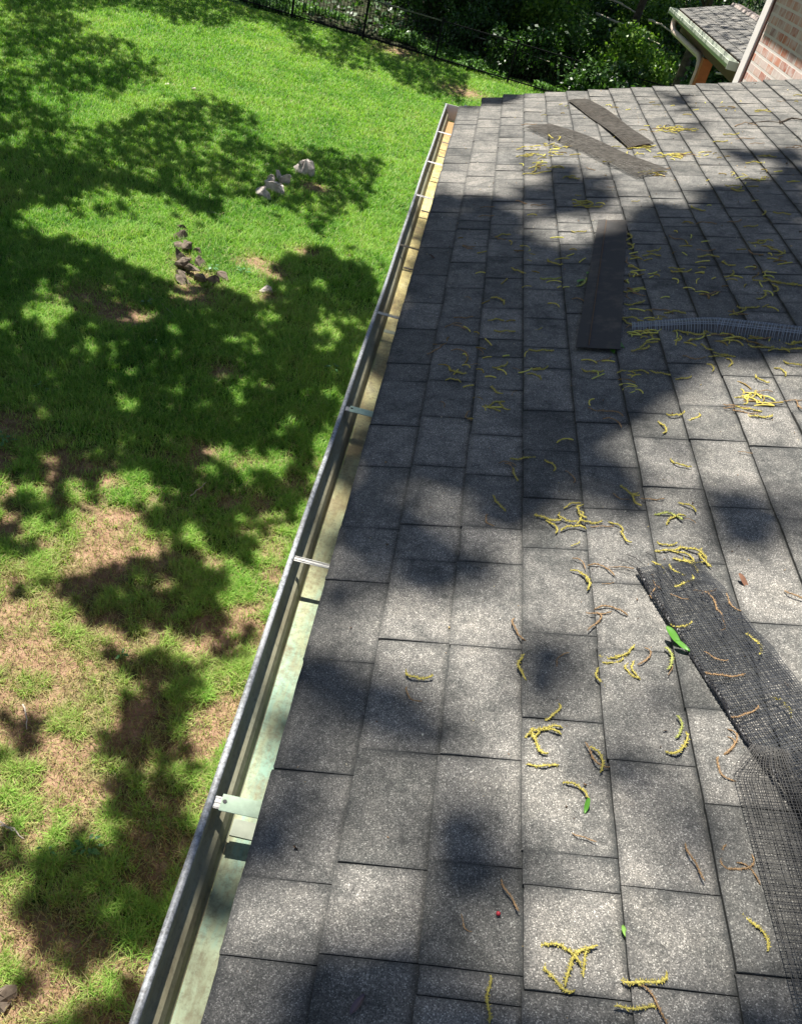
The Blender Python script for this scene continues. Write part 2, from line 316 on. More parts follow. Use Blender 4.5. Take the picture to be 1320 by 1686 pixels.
LIT = [  # (x, y, rx, ry, strength) openings inside the shade
 (30,42,18,10,1),(45,100,16,18,.9),(75,148,18,8,.9),(300,15,40,6,.6),(180,28,30,8,.7),(335,248,22,9,.8),(110,25,20,8,.6),(210,100,10,8,.6),
 (420,268,24,8,.5),(85,520,32,22,1),(80,548,14,12,1),(165,578,30,10,.9),(288,585,24,12,1),(150,648,14,10,1),(65,665,12,10,.7),(205,668,14,8,.8),
 (540,545,36,12,.8),(400,768,62,22,1),(350,742,36,12,1),(330,672,18,7,.8),(540,655,26,9,.9),(225,550,22,8,.8),(295,640,20,10,.7),(190,610,16,10,.7),
 (395,665,26,8,.7),(465,770,26,14,.7),(130,700,16,8,.5),(30,600,18,12,.6),(255,640,14,8,.6),(90,480,22,8,.5),(560,500,16,8,.6),(230,780,18,7,.7),(20,560,14,10,.6),(330,510,18,8,.5),
 (440,520,14,8,.5),(500,600,18,8,.5),(270,700,14,8,.4),(190,745,18,7,.5),(60,760,22,8,.5),(280,965,10,6,.6),(400,570,12,8,.4),(480,690,16,8,.5),
 (630,115,30,7,.7),(560,92,24,6,.6),(700,132,22,5,.6),(740,150,16,5,.7),(470,42,16,4,.4),
 (710,430,44,16,.75),(700,482,28,12,.5),(690,556,26,12,.6),(770,352,30,12,.6),(820,405,40,10,.4),(910,405,50,12,.8),(740,375,20,8,.4),(680,590,20,10,.5),(650,520,10,16,.3),
 (1260,540,40,14,.25),(830,760,40,20,.35),(1000,640,26,12,.3),(730,700,26,14,.3),(1150,600,36,16,.5),(950,560,22,12,.15),(1100,470,22,12,.12),
 (545,1170,34,26,.5),(540,1310,26,20,.6),(480,1340,30,18,.5),(780,1500,34,18,.3),(420,1600,26,14,.6),(1110,1330,24,20,.3),(620,860,30,12,.5),(120,1480,16,10,.4),(200,1500,18,10,.5),(250,1430,16,8,.5),
 (230,985,14,8,.4),(150,980,16,6,.5),(350,975,14,8,.4)]
MW, MH, MS, MO = 400, 520, 4, (60, 220)
def build_mask():
    gx, gy = np.meshgrid((np.arange(MW)*MS-MO[0]).astype(float), (np.arange(MH)*MS-MO[1]).astype(float))
    m = np.zeros((MH, MW))
    wx = (fbm(gx, gy, 46, 3)-.5)*26; wy = (fbm(gx, gy, 46, 9)-.5)*20
    X = gx+wx; Y = gy+wy
    for dens, poly in DARK:
        ins = np.zeros(m.shape, bool); n = len(poly)
        for i in range(n):
            x1, y1 = poly[i]; x2, y2 = poly[(i+1) % n]
            if y1 == y2: continue
            c = ((y1 > Y) != (y2 > Y)) & (X < (x2-x1)*(Y-y1)/(y2-y1)+x1); ins ^= c
        m = np.where(ins, np.maximum(m, dens), m)
    for x, y, rx, ry, st in LIT:
        m *= 1-min(1, st*1.15)*np.exp(-((((X-x)/(rx*1.2))**2+((Y-y)/(ry*1.25))**2)**1.5))
    def blur(a, n):
        for _ in range(3):
            for ax in (0, 1):
                k = np.cumsum(np.concatenate([np.repeat(a.take([0], ax), n+1, ax), a, np.repeat(a.take([-1], ax), n, ax)], ax), ax)
                hi = k.take(range(2*n+1, k.shape[ax]), ax); lo = k.take(range(0, k.shape[ax]-2*n-1), ax); a = (hi-lo)/(2*n+1)
        return a
    roofnear = (gx > 335+(1686-gy)*.2785)
    sc_ = np.clip((gy+250)/1100, .35, 1.15); mb_ = blur(m, 2)
    fine = (fbm(gx/sc_, gy*1.35/sc_, 30, 91)-.5)*1.0+(fbm(gx/sc_, gy*1.3/sc_, 12, 95)-.5)*.75
    m = np.where(roofnear, np.clip((mb_+(fbm(gx, gy*1.3, 40, 92)-.5)*.7-.17)*2.2, 0, 1), np.clip((mb_+fine*(1.35-.5*(gy < 220)+.55*(gy > 780))-.36-.04*(gy > 780)+.16*(gy < 220))*3.2, 0, 1))*(mb_ > .02)
    roofnear = (gx > 335+(1686-gy)*.2785)
    soft = np.clip((gy-860)/120, 0, 1)*roofnear
    n1 = fbm(gx, gy*1.5, 60, 77); m = m*(1-soft*(.5+.5*np.clip((n1-.42)*5, 0, 1)))
    lawn = (~roofnear) & (gy > 330) & (gy < 860)
    n2 = fbm(gx, gy*1.9, 34, 55); m = np.where(lawn, m*(1-.9*np.clip((n2-.615)*10, 0, 1)), m)
    lo = (~roofnear) & ((gy <= 330) | (gy >= 860)); n3 = fbm(gx, gy*1.7, 26, 58); m = np.where(lo, m*(1-.75*np.clip((n3-.615)*9, 0, 1)), m)
    return np.clip((m-.12)/.88, 0, 1)
MASK = build_mask()
def shade_at(P, lo=None):
    x, y = project(P); ix = np.round((x+MO[0])/MS).astype(int); iy = np.round((y+MO[1])/MS).astype(int)
    ok = (ix >= 0) & (ix < MW) & (iy >= 0) & (iy < MH) & (x > -60) & (x < 1380) & (y < 1750) & (y > -200)
    v = np.where(fbm(P[:, 0], P[:, 1], 2.2, 21) > .47, 1.0, 0.0)
    v[ok] = MASK[iy[ok], ix[ok]]; return v

# ------------------------------------------------------------------ leaf clouds
def leaf_quads(P, size, up=.4, aspect=.55):
    """one pointed, folded leaf per point: 4 verts, 2 tris"""
    n = len(P); a = rng.normal(size=(n, 3)); a /= np.linalg.norm(a, axis=1)[:, None]
    nrm = rng.normal(size=(n, 3))+np.array([0, 0, up*3]); b = np.cross(nrm, a); b /= np.linalg.norm(b, axis=1)[:, None]+1e-9
    s = (size*(.6+.8*rng.random(n)))[:, None]
    nn = np.cross(a, b)
    v = np.stack([P-a*s*.5, P+b*s*aspect*.5+nn*s*.08, P+a*s*.5, P-b*s*aspect*.5+nn*s*.08], 1).reshape(-1, 3)
    i = np.arange(n)*4; return v, np.stack([i, i+1, i+2, i+3], 1)

# overhead trees whose crowns shade lawn and roof
T_BASE = [(-9.5, 5.0, GZ), (-17.5, 19.5, GZ), (9.0, 2.5, GZ), (11.5, 13.5, GZ)]
def canopy_points():
    out = []
    def cast(P, dens, z0, z1):
        v = shade_at(P); keep = rng.random(len(P)) < v*dens; P = P[keep]
        z = z0+(z1-z0)*rng.random(len(P)); t = (z-P[:, 2])/SUN[2]; return P+SUN*t[:, None]
    n = 270000; P = np.column_stack([-26+26*rng.random(n), 38*rng.random(n), np.full(n, GZ)])
    near = (P[:, 1] < 12) & (P[:, 0] > -9)
    P = P[(P[:, 0] < -.06*0-.1)]
    d = 1.0
    out.append(cast(P, d, 3.6, 6.5))
    n = 45000; P = np.column_stack([-7+7*rng.random(n), 1+13*rng.random(n), np.full(n, GZ)]); out.append(cast(P, 1., 3.0, 5.0))
    n = 24000; P2 = np.column_stack([-.1+4.2*rng.random(n), -1.5+9.0*rng.random(n)]); u = P2[:, 0]/CS
    P = np.column_stack([u*CS, P2[:, 1], u*SN]); out.append(cast(P, 1.0, 10, 15.0))
    n = 16000; u = -.1+1.6*rng.random(n); P = np.column_stack([u*CS, .2+3.6*rng.random(n), u*SN]); out.append(cast(P, .8, 11, 16.0))
    return np.concatenate(out)
# ------------------------------------------------------------------ the ground
def grassy(x, y):
    """1 = full grass, 0 = bare soil"""
    n = fbm(x, y, .55, 31)*.55+fbm(x, y, 1.6, 37)*.45
    base = np.interp(y, [1.5, 3, 5.0, 6.6, 8.2, 11, 40], [.44, .58, .64, .73, .92, 1.12, 1.5])
    n2 = fbm(x, y, .24, 43); n4 = fbm(x, y, .09, 47); k = np.clip((7.5-y)/2.5, 0, 1); g = np.clip((n-(1.0-base))*(3.2-1.5*k)+(n2-.45)*(1.5+1.5*k)+(n4-.5)*1.6*k, 0, 1)
    for (px, py, r) in BARE:
        g = g*(1-.9*np.exp(-(((x-px)**2+(y-py)**2)/r**2)**1.2))
    return g
BARE = []
for (x, y, r) in [(420,432,.3),(455,452,.28),(440,490,.2),(500,415,.22),(365,612,.22),(302,425,.16),(305,452,.2),(335,455,.2),(455,305,.14),(320,485,.45),(20,700,.3),(215,520,.3),(190,520,.35),(140,490,.35),(520,310,.3),(765,152,.8),(655,85,.9)]:
    p = onz(x, y); BARE.append((p[0], p[1], r))
def build_ground():
    gx = np.concatenate([-np.geomspace(400, 27, 18), np.linspace(-26, 3, 210), np.geomspace(5, 400, 20)])
    gy = np.concatenate([-np.geomspace(300, 3, 12), np.linspace(-1, 34, 260), np.geomspace(36, 500, 24)])
    X, Y = np.meshgrid(gx, gy); Z = GZ+(fbm(X, Y, 1.7, 5)-.5)*.06+(fbm(X, Y, .3, 15)-.5)*.02*(Y < 12)
    Z = np.where((X < -27) | (X > 4) | (Y > 34), GZ-.02, Z)
    V = np.column_stack([X.ravel(), Y.ravel(), Z.ravel()]); nx = len(gx)
    i, j = np.meshgrid(np.arange(nx-1), np.arange(len(gy)-1)); a = (j*nx+i).ravel()
    o = mesh_np('lawn', V, np.column_stack([a, a+1, a+nx+1, a+nx]), M['lawn'], attr={'grassy': grassy(V[:, 0], V[:, 1])}, smooth=True)
    tag(o, 'sloping back lawn of soil and turf below the roof edge', 'lawn', kind='structure')
build_ground()
def build_grass():
    Ps = []
    for (n, y0, y1) in [(150000, 1.2, 5.5), (170000, 5.5, 11), (170000, 11, 19), (190000, 19, 31.3)]:
        m = int(n*2.4); y = y0+(y1-y0)*rng.random(m); lo_ = -.72*np.maximum(y, 2.6)-.2; hi_ = np.where(y > 17, 3.0, .3); x = lo_+(hi_-lo_)*rng.random(m)
        px, py = project(np.column_stack([x, y, np.full(m, GZ)])); k = (px > -40) & (px < 900) & (py > -30) & (py < 1740)
        edge = 335+(1686-py)*.2785; k &= (px < edge+15) | (py < 200)
        x, y = x[k], y[k]
        g = grassy(x, y); clump = fbm(x, y, .16, 51); keep = rng.random(len(x)) < np.clip(g*(.3+1.3*np.clip((clump-.38)*4, 0, 1)), .09, 1)
        x, y, g = x[keep][:n], y[keep][:n], g[keep][:n]
        Ps.append(np.column_stack([x, y, g]))
    P = np.concatenate(Ps); n = len(P); x, y, g = P.T
    D = np.sqrt(x*x+y*y+25)
    L = (.05+.045*rng.random(n))*(.55+.6*np.clip(g, 0, 1))*(.8+.5*fbm(x, y, .5, 61)); w = .0022+D*.00042
    z = GZ+(fbm(x, y, 1.7, 5)-.5)*.06-.004
    an = rng.random(n)*2*np.pi; lean = .25+.9*rng.random(n)**1.3
    dx, dy = np.cos(an), np.sin(an); sx, sy = -dy, dx
    tone = np.clip(.36+.36*(fbm(x, y, 1.1, 71)-.5)*2+rng.normal(0, .17, n)+(.22*(1-g))+.22*np.clip((7-y)/2, 0, 1), 0, .78)
    dead = rng.random(n) < (.06+.42*(1-g)); tone[dead] = .78+.22*rng.random(dead.sum()); lean[dead] *= 1.6
    bx = np.column_stack([x, y, z])
    def pt(f, wf):
        c = bx+np.column_stack([dx*L*lean*f*f, dy*L*lean*f*f, L*f*(1-.28*lean*f)])
        o = np.column_stack([sx, sy, np.zeros(n)])*(w*wf)[:, None]; return c-o, c+o
    a0, a1 = pt(0, .5); b0, b1 = pt(.55, .45); t0, t1 = pt(1, .04)
    V = np.stack([a0, a1, b0, b1, t0, t1], 1).reshape(-1, 3); i = np.arange(n)*6
    Fc = np.concatenate([np.column_stack([i, i+1, i+3, i+2]), np.column_stack([i+2, i+3, i+5, i+4])])
    o = mesh_np('grass', V, Fc, M['grass'], attr={'tone': np.repeat(tone, 6)})
    tag(o, 'green lawn grass with thin dry patches near the gutter', 'grass', kind='stuff')
build_grass()
# forest floor beyond the fence
def fence_y(x): return 30.45-.14*x
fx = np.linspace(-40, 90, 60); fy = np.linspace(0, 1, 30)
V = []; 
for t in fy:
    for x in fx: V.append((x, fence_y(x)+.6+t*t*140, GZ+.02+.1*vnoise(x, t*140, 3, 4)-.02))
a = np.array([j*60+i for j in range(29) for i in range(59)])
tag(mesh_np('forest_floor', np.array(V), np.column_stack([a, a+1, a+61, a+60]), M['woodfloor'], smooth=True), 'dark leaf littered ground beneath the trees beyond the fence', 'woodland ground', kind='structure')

# ------------------------------------------------------------------ the brick house: roof, gutter, walls
house = thing('brick_house', (0.4, 0, GZ), 'brick house with grey shingle roof and metal eave gutter in the foreground', 'house')
RAKE = 6.40
def yj(row, ys):
    xs = []
    for y in ys:
        # x of the row's centre line at image height y
        lo, hi = 300, 1500
        for _ in range(30):
            mid = (lo+hi)/2
            if onroof(mid, y)[0] < (row-.5)*EX: lo = mid
            else: hi = mid
        xs.append(onroof((lo+hi)/2, y)[1])
    return sorted(xs)
JOINTS = {1: [1585,1453,1275,1092,961,873,772,704,631,602,545,502,456,411], 2: [1582,1430,1241,1060,927,869,772,691,631,571,526,477,435],
 3: [1652,1602,1427,1251,1070,931,873,787,721,645,591,562,511,461,426], 4: [1468,1410,1190,1048,907,825,746,680,610,576,528,480,440,400],
 5: [1635,1471,1261,1075,965,842,772,700,627,520,477,437], 6: [1615,1335,1175,930,807,726,685,612,504,457,412], 7: [1210,1032,840,729,672,602,515,462,405], 8: [1000,860,740,672,624,483,440,390]}
def build_roof():
    mb = MB(); dirt_edge_dark = []; r = random.Random(3); nrow = 25; T = .0052
    cnt = 0
    for k in range(0, nrow):                       # course k covers u from k*EX to (k+1)*EX and runs on under the next
        u0 = k*EX; js = yj(k+1, JOINTS[k+1]) if (k+1) in JOINTS else []
        y = js[0] if js else .2; ys = [y]
        while ys[0] > -1.2: ys.insert(0, ys[0]-r.uniform(.14, .32))
        ys += js[1:]
        end = RAKE-(.30 if k == 0 else .06 if k == 1 else 0)+r.uniform(-.012, .012)
        while ys[-1] < end-.1: ys.append(ys[-1]+r.choice([.11, .15, .18, .21, .25]))
        ys[-1] = end; ys = [q for q in ys[:-1] if q < end-.05]+[end]
        for a, b in zip(ys[:-1], ys[1:]):
            th = T+r.choice([0, 0, .0026, .0034])+r.uniform(0, .0006); du = r.uniform(-.0025, .0015)
            g = .0008 if a < 1.8 else .0015; lift = r.uniform(0, .0012)
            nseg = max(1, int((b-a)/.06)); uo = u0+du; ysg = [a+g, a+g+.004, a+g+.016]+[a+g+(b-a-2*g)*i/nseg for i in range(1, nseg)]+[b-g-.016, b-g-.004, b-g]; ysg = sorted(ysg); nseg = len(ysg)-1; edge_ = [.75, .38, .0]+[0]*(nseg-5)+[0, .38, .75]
            # slab built as a strip so its butt edge can wander slightly
            base = len(mb.v); pts = []
            for i in range(nseg+1):
                yy = ysg[i]; w = r.uniform(-.0009, .0009)
                h0 = 0.0015+lift*abs(math.sin(i*1.7+a*9))
                pts.append((uo+w, yy, h0+.0012))
            for ii_, (uu, yy, h0) in enumerate(pts):
                mb.v += [RP(uu, yy, h0-.001), RP(uu+.0008, yy, h0+th), RP(uu+.014, yy, h0+th+.0001), RP(u0+EX-.011, yy, .0035), RP(u0+EX+.001, yy, .0030), RP(u0+EX+.03, yy, .0012), RP(u0+EX+.03, yy, -.002)]
                for q in (.0, .0): pass
                ed = edge_[ii_]; dirt_edge_dark += [.95, .5 if k else .8, max(ed, .25 if k == 0 else 0.08), max(ed, .08), .9, 1, 1]  # grime on joints and eave row; butts and course ends simply darker
            for i in range(nseg):
                for q in range(6):
                    p = base+i*7+q; mb.f.append((p, p+7, p+8, p+1))
            e = base+nseg*7
            mb.f += [tuple(base+6-q for q in range(7)), tuple(e+q for q in range(7))]
    o = mesh_np('shingle_roof', mb.v, mb.f, M['shingle'], house, attr={'dirt_edge_dark': dirt_edge_dark}); return o
roof = build_roof()
d = MB(); d.hexa([RP(.012, -1.6, -.03), RP(3.6, -1.6, -.03), RP(3.6, 6.0, -.03), RP(.012, 6.0, -.03), RP(.012, -1.6, -.0015), RP(3.6, -1.6, -.0015), RP(3.6, 6.0, -.0015), RP(.012, 6.0, -.0015)])
d.obj('roof_deck', mat_simple('dark_roof_deck', (.02, .02, .02), .9), house)
d = MB(); d.box((.028, -1.6, -.19), (.05, 6.36, -.03)); d.obj('fascia_board', M['fascia'], house)
d = MB(); d.box((.05, -1.6, -.19), (.42, 6.3, -.17)); d.obj('soffit', M['fascia'], house)
d = MB(); d.box((.42, -1.6, GZ-.1), (3.4, 6.2, -.17)); d.obj('house_wall', M['brick'], house)
d = MB(); d.rbox(.28, 3.6, 6.30, 6.33, -.16, -.004); d.obj('rake_board', M['white_trim'], house)
# gutter: floor, front wall, lip are separate parts of the gutter
GE = 6.13
gut = mesh_np('gutter', [(0.027, -1.5, -.1), (0.027, GE, -.1), (.027, GE, -.012), (.027, -1.5, -.012), (.0255, -1.5, -.1), (.0255, GE, -.1), (.0255, GE, -.012), (.0255, -1.5, -.012)],
              [(0, 1, 2, 3), (4, 7, 6, 5), (0, 4, 5, 1), (3, 2, 6, 7), (0, 3, 7, 4), (1, 5, 6, 2)], M['gwall'], house)
def wob(y, s): return .0012*math.sin(y*2.3+s)+.0008*math.sin(y*6.1+s*2)
def sweep(prof, y0, y1, ny, mat, name, parent, smooth=True, wobble=1.0, closed=True):
    mb = MB(); n = len(prof)
    for j in range(ny+1):
        y = y0+(y1-y0)*j/ny
        for (x, z) in prof: mb.v.append((x+wobble*wob(y, 1.0), y, z+wobble*wob(y, 2.2)))
    for j in range(ny):
        for i in range(n if closed else n-1):
            i2 = (i+1) % n; mb.f.append((j*n+i, j*n+i2, (j+1)*n+i2, (j+1)*n+i))
    mb.f += [tuple(range(n))[::-1], tuple(ny*n+i for i in range(n))]
    return mesh_np(name, mb.v, mb.f, mat, parent, smooth=smooth)
sweep([(.0254, -.1), (.0254, -.102), (-.0485, -.102), (-.0485, -.1)], -1.5, GE, 40, M['gfloor'], 'gutter_floor', gut, False)
fw_in = [(-.0487, -.0998), (-.0525, -.094), (-.056, -.078), (-.062, -.062), (-.074, -.048), (-.0805, -.034), (-.082, -.016)]
fw_out = [(x-.0016, z-.0004) for (x, z) in fw_in[::-1]]
sweep(fw_in+fw_out, -1.5, GE, 60, M['gwall'], 'front_wall', gut, False)
lip = [(-.0885+.0062*math.cos(a), -.0085+.0056*math.sin(a)) for a in np.linspace(0, 2*math.pi, 14)[:-1]]
sweep(lip, -1.5, GE+.002, 90, M['lip'], 'rolled_lip', gut)
d = MB(); prof = [(.0265, -.101), (-.0487, -.101)]+[(x, z) for (x, z) in fw_in[1:]]+[(-.0965, -.012), (-.0965, -.004), (.0265, -.004)]
d.extrude(prof, GE+.0025, GE+.005); d.obj('end_cap', M['white_trim'], gut)
# joints in the trough floor; nearest band is the strap's shadow, painted
for ypx, w in ((1367, .016), (545, .012), (440, .006), (345, .006), (290, .006), (255, .01), (232, .012)):
    yy = onz(335+(1686-ypx)*.2785-20, ypx, -.1)[1]; d = MB(); d.box((-.047, yy-w, -.0999), (.0253, yy+w, -.0985+random.random()*.001))
    d.obj('floor_joint_and_shade', M['hanger_dark'] if ypx < 500 else mat_simple('joint_and_strap_shade', (.20, .22, .17), .6), gut)
# hangers
def hanger(ypx, kind):
    ye = onz(335+(1686-ypx)*.2785-30, ypx, -.012)[1]; w = {'wide': .0155, 'slim': .0062, 'dark': .007, 'small': .006}[kind]
    mat = {'wide': M['hanger_green'], 'slim': M['hanger_grey'], 'dark': M['hanger_dark'], 'small': M['white_trim']}[kind]
    mb = MB(); sl = .004
    x0, x1 = -.083, .024
    xa = -.070 if kind == 'wide' else x0
    prof = [(xa, -.010), (-.03, -.0115), (x1, -.0125)]
    for i in range(len(prof)-1):
        (a, za), (b, zb) = prof[i], prof[i+1]; ya = ye+sl*(a/.1); yb = ye+sl*(b/.1)
        mb.hexa([(a,ya-w,za-.0014),(b,yb-w,zb-.0014),(b,yb+w,zb-.0014),(a,ya+w,za-.0014),(a,ya-w,za),(b,yb-w,zb),(b,yb+w,zb),(a,ya+w,za)])
    h = mb.obj('hanger', mat, gut)
    if kind == 'wide': tag(h, 'wide pale green strap with a dark screw hole')
    elif kind == 'dark': tag(h, 'dark rusty strap')
    if kind != 'wide':
        rb = MB(); 
        for s in (-1, 1): rb.box((x0, ye+s*w*.75-.0008, -.0095), (x1, ye+s*w*.75+.0008, -.0085))
        rb.obj('hanger_rib', mat, gut)
    else:
        t = MB()
        t.box((x0+.001, ye-.003-.72*w, -.0150), (-.058, ye-.003+.72*w, -.0132))
        for s in (-.55, 0, .55): t.box((x0+.001, ye-.003+s*w-.0012, -.0131), (-.0585, ye-.003+s*w+.0012, -.0120))
        t.obj('hanger_clip', M['hanger_grey'], gut)
        sc = MB(); sc.tube([(-.064, ye-.001, -.0102), (-.064, ye-.001, -.0088)], .0036, 10); sc.obj('screw', M['screw'], gut)
for ypx, kd in ((1328, 'wide'), (927, 'slim'), (675, 'wide'), (517, 'slim'), (404, 'dark'), (321, 'small'), (265, 'small'), (215, 'small')): hanger(ypx, kd)
# brick side wall with its white corner board
wing = thing('brick_wall', (2.35, 8.0, GZ), 'whitewashed red brick wall with white corner board beyond the roof end', 'wall')
d = MB(); d.box((2.35, 6.47, GZ), (6.0, 8.62, 2.498)); d.obj('brickwork', M['brick'], wing)
d = MB(); d.box((2.325, 8.62, GZ), (6.0, 8.80, 2.498)); bevel(d.obj('corner_board', M['white_trim'], wing), .004)
d = MB(); d.box((2.338, 8.585, GZ), (2.348, 8.618, 2.49)); d.obj('trim_gap', mat_simple('dark_brown_bead', (.10, .05, .04), .8), wing)
d = MB(); d.box((1.80, 6.42, 2.5), (6.2, 9.1, 2.75)); d.obj('eave', M['fascia'], wing)

# ------------------------------------------------------------------ the porch roof beyond
porch = thing('porch', (3.5, 15.2, GZ), 'covered porch with shingle roof, cream gutter and orange wooden post', 'porch')
PK = math.tan(math.radians(16.5))
def PR(X, h=0): return .02+PK*(X-3.32)+h
mb = MB(); r = random.Random(5); ex = .14; dirt_edge_dark = []
k = 0
while 3.32+k*ex < 4.25:
    X0 = 3.32+k*ex; X1 = min(X0+ex+.01, 4.27); y = 12.1-r.random()*.3
    while y < 18.05:
        y2 = min(y+r.uniform(.2, .4), 18.07); ya = max(y, 12.1); n = len(mb.v)
        if y2 > ya+.02: mb.hexa([(X0,ya+.002,PR(X0,0)),(X1,ya+.002,PR(X1,-.006)),(X1,y2-.002,PR(X1,-.006)),(X0,y2-.002,PR(X0,0)),(X0,ya+.002,PR(X0,.012)),(X1,ya+.002,PR(X1,.004)),(X1,y2-.002,PR(X1,.004)),(X0,y2-.002,PR(X0,.012))])
        y = y2
    k += 1
mesh_np('shingle_roof', mb.v, mb.f, M['shingle'], porch, attr={'dirt_edge_dark': np.zeros(len(mb.v))})
d = MB(); zr = PR(4.27); d.hexa([(3.33,12.1,PR(3.33,-.1)),(4.26,12.1,zr-.1),(4.26,18.06,zr-.1),(3.33,18.06,PR(3.33,-.1)),(3.33,12.1,PR(3.33,-.012)),(4.26,12.1,zr-.012),(4.26,18.06,zr-.012),(3.33,18.06,PR(3.33,-.012))]); d.obj('roof_deck', M['trim_brown'], porch)
d = MB(); d.hexa([(4.262,12.1,zr-.1),(6.2,12.1,zr-.62),(6.2,18.06,zr-.62),(4.262,18.06,zr-.1),(4.262,12.1,zr),(6.2,12.1,zr-.55),(6.2,18.06,zr-.55),(4.262,18.06,zr)])
mesh_np('back_slope', d.v, d.f, M['shingle'], porch, attr={'dirt_edge_dark': np.zeros(len(d.v))})
d = MB(); r = random.Random(8)
for i in range(20): d.hexa([(4.17,12.1+i*.3,zr-.02),(4.36,12.1+i*.3,zr-.02),(4.36,12.42+i*.3-.01,zr-.03),(4.17,12.42+i*.3-.01,zr-.03),(4.19,12.1+i*.3,zr+.03),(4.34,12.1+i*.3,zr+.03),(4.34,12.42+i*.3-.01,zr+.018),(4.19,12.42+i*.3-.01,zr+.018)])
d.obj('ridge_cap', mat_simple('pale_ridge_cap', (.33, .28, .25), .9), porch)
pg = sweep([(3.31,-.10),(3.31,.005),(3.302,.005),(3.302,-.09),(3.215,-.09),(3.195,-.06),(3.19,-.03),(3.187,.0),(3.172,.0),(3.175,-.045),(3.185,-.075),(3.205,-.10)], 12.65, 18.2, 8, M['cream_gutter'], 'gutter', porch, False, 0)
for (ya, yb) in ((12.64, 12.648), (18.2, 18.21)):
    d = MB(); d.box((3.172, ya, -.098), (3.31, yb, .003)); d.obj('gutter_end', M['cream_gutter'], pg)
d = MB(); d.box((3.312, 12.1, -.17), (3.33, 18.06, .0)); d.obj('fascia_board', M['trim_brown'], porch)
d = MB(); d.box((3.45, 12.15, -.30), (3.60, 18.0, -.12)); d.obj('beam', M['trim_brown'], porch)
d = MB(); d.box((3.40, 15.05, GZ), (3.56, 15.21, -.302)); bevel(d.obj('post', M['orange_wood'], porch), .006)
pb = MB(); pts = [(3.25,17.75,-.07),(3.25,17.75,-.17),(3.255,17.68,-.24),(3.27,17.5,-.29),(3.34,16.6,-.31),(3.42,15.55,-.335),(3.425,15.4,-.38),(3.425,15.3,-.5),(3.425,15.28,-1.2),(3.425,15.28,GZ+.2)]
pp = []
for i in range(len(pts)-1):
    for t in (0, .5): pp.append(np.array(pts[i])*(1-t)+np.array(pts[i+1])*t)
pb.tube(pp+[np.array(pts[-1])], .048, 12); pb.obj('downspout', M['pipe'], porch, smooth=True)
d = MB(); d.box((4.8, 12.6, GZ), (8, 17.8, zr-.65)); d.obj('back_wall', M['trim_brown'], porch)

# ------------------------------------------------------------------ fence
fence = thing('metal_fence', (-4, 31, GZ), 'black metal picket fence between the lawn and the dark woods', 'fence')
xs = -3.76+np.arange(-6, 6)*2.44
for i, x in enumerate(xs):
    y = fence_y(x); d = MB(); d.box((x-.032, y-.032, GZ-.05), (x+.032, y+.032, GZ+1.24)); d.box((x-.038, y-.038, GZ+1.241), (x+.038, y+.038, GZ+1.27)); d.obj('post', M['fence'], fence)
    if i < len(xs)-1:
        d = MB(); x2 = xs[i+1]; n = 22
        for k in range(1, n):
            xx = x+(x2-x)*k/n; yy = fence_y(xx); d.box((xx-.008, yy-.008, GZ+.05), (xx+.008, yy+.008, GZ+1.17))
        pn = d.obj('picket_panel', M['fence'], fence)
        for z in (.14, 1.19):
            d = MB(); d.hexa([(x+.034,fence_y(x)-.014,GZ+z-.018),(x2-.034,fence_y(x2)-.014,GZ+z-.018),(x2-.034,fence_y(x2)+.014,GZ+z-.018),(x+.034,fence_y(x)+.014,GZ+z-.018),
               (x+.034,fence_y(x)-.014,GZ+z+.018),(x2-.034,fence_y(x2)-.014,GZ+z+.018),(x2-.034,fence_y(x2)+.014,GZ+z+.018),(x+.034,fence_y(x)+.014,GZ+z+.018)])
            d.obj('rail', M['rail'] if (z > 1.1 and i == 6) else M['fence'], pn)

# ------------------------------------------------------------------ stones on the lawn
def rock(name, p, size, mat, label, group, seed, flat=.6, rz=0):
    r = np.random.default_rng(seed); n1, n2 = 7, 10; V = [];
    ph = r.random(6)*6
    for i in range(n1):
        th = math.pi*i/(n1-1)
        for j in range(n2):
            a = 2*math.pi*j/n2; v = np.array([math.sin(th)*math.cos(a), math.sin(th)*math.sin(a), math.cos(th)])
            # facet the blob with a few random cutting planes
            V.append(v)
    V = np.array(V)
    for _ in range(16):
        nn = r.normal(size=3); nn /= np.linalg.norm(nn); lim = r.uniform(.28, .75); dd = V@nn; V -= np.outer(np.maximum(dd-lim, 0), nn)
    V += r.normal(0, .03, V.shape)
    V *= np.array([size[0]*r.uniform(.8, 1.15), size[1]*r.uniform(.8, 1.2), size[2]*1.5])*.72
    ta = r.uniform(-.5, .5); ct, st_ = math.cos(ta), math.sin(ta); V = V@np.array([[ct, 0, -st_], [0, 1, 0], [st_, 0, ct]])
    c, s = math.cos(rz), math.sin(rz); V = V@np.array([[c, s, 0], [-s, c, 0], [0, 0, 1]])
    base = np.array([p[0], p[1], p[2]]); V += base+np.array([0, 0, size[2]*.3])
    Fc = [(i*n2+j, i*n2+(j+1) % n2, (i+1)*n2+(j+1) % n2, (i+1)*n2+j) for i in range(n1-1) for j in range(n2)]
    V += 0*base
    o = mesh_np(name, V, Fc, mat, origin=base); return tag(o, label, 'stone', group)
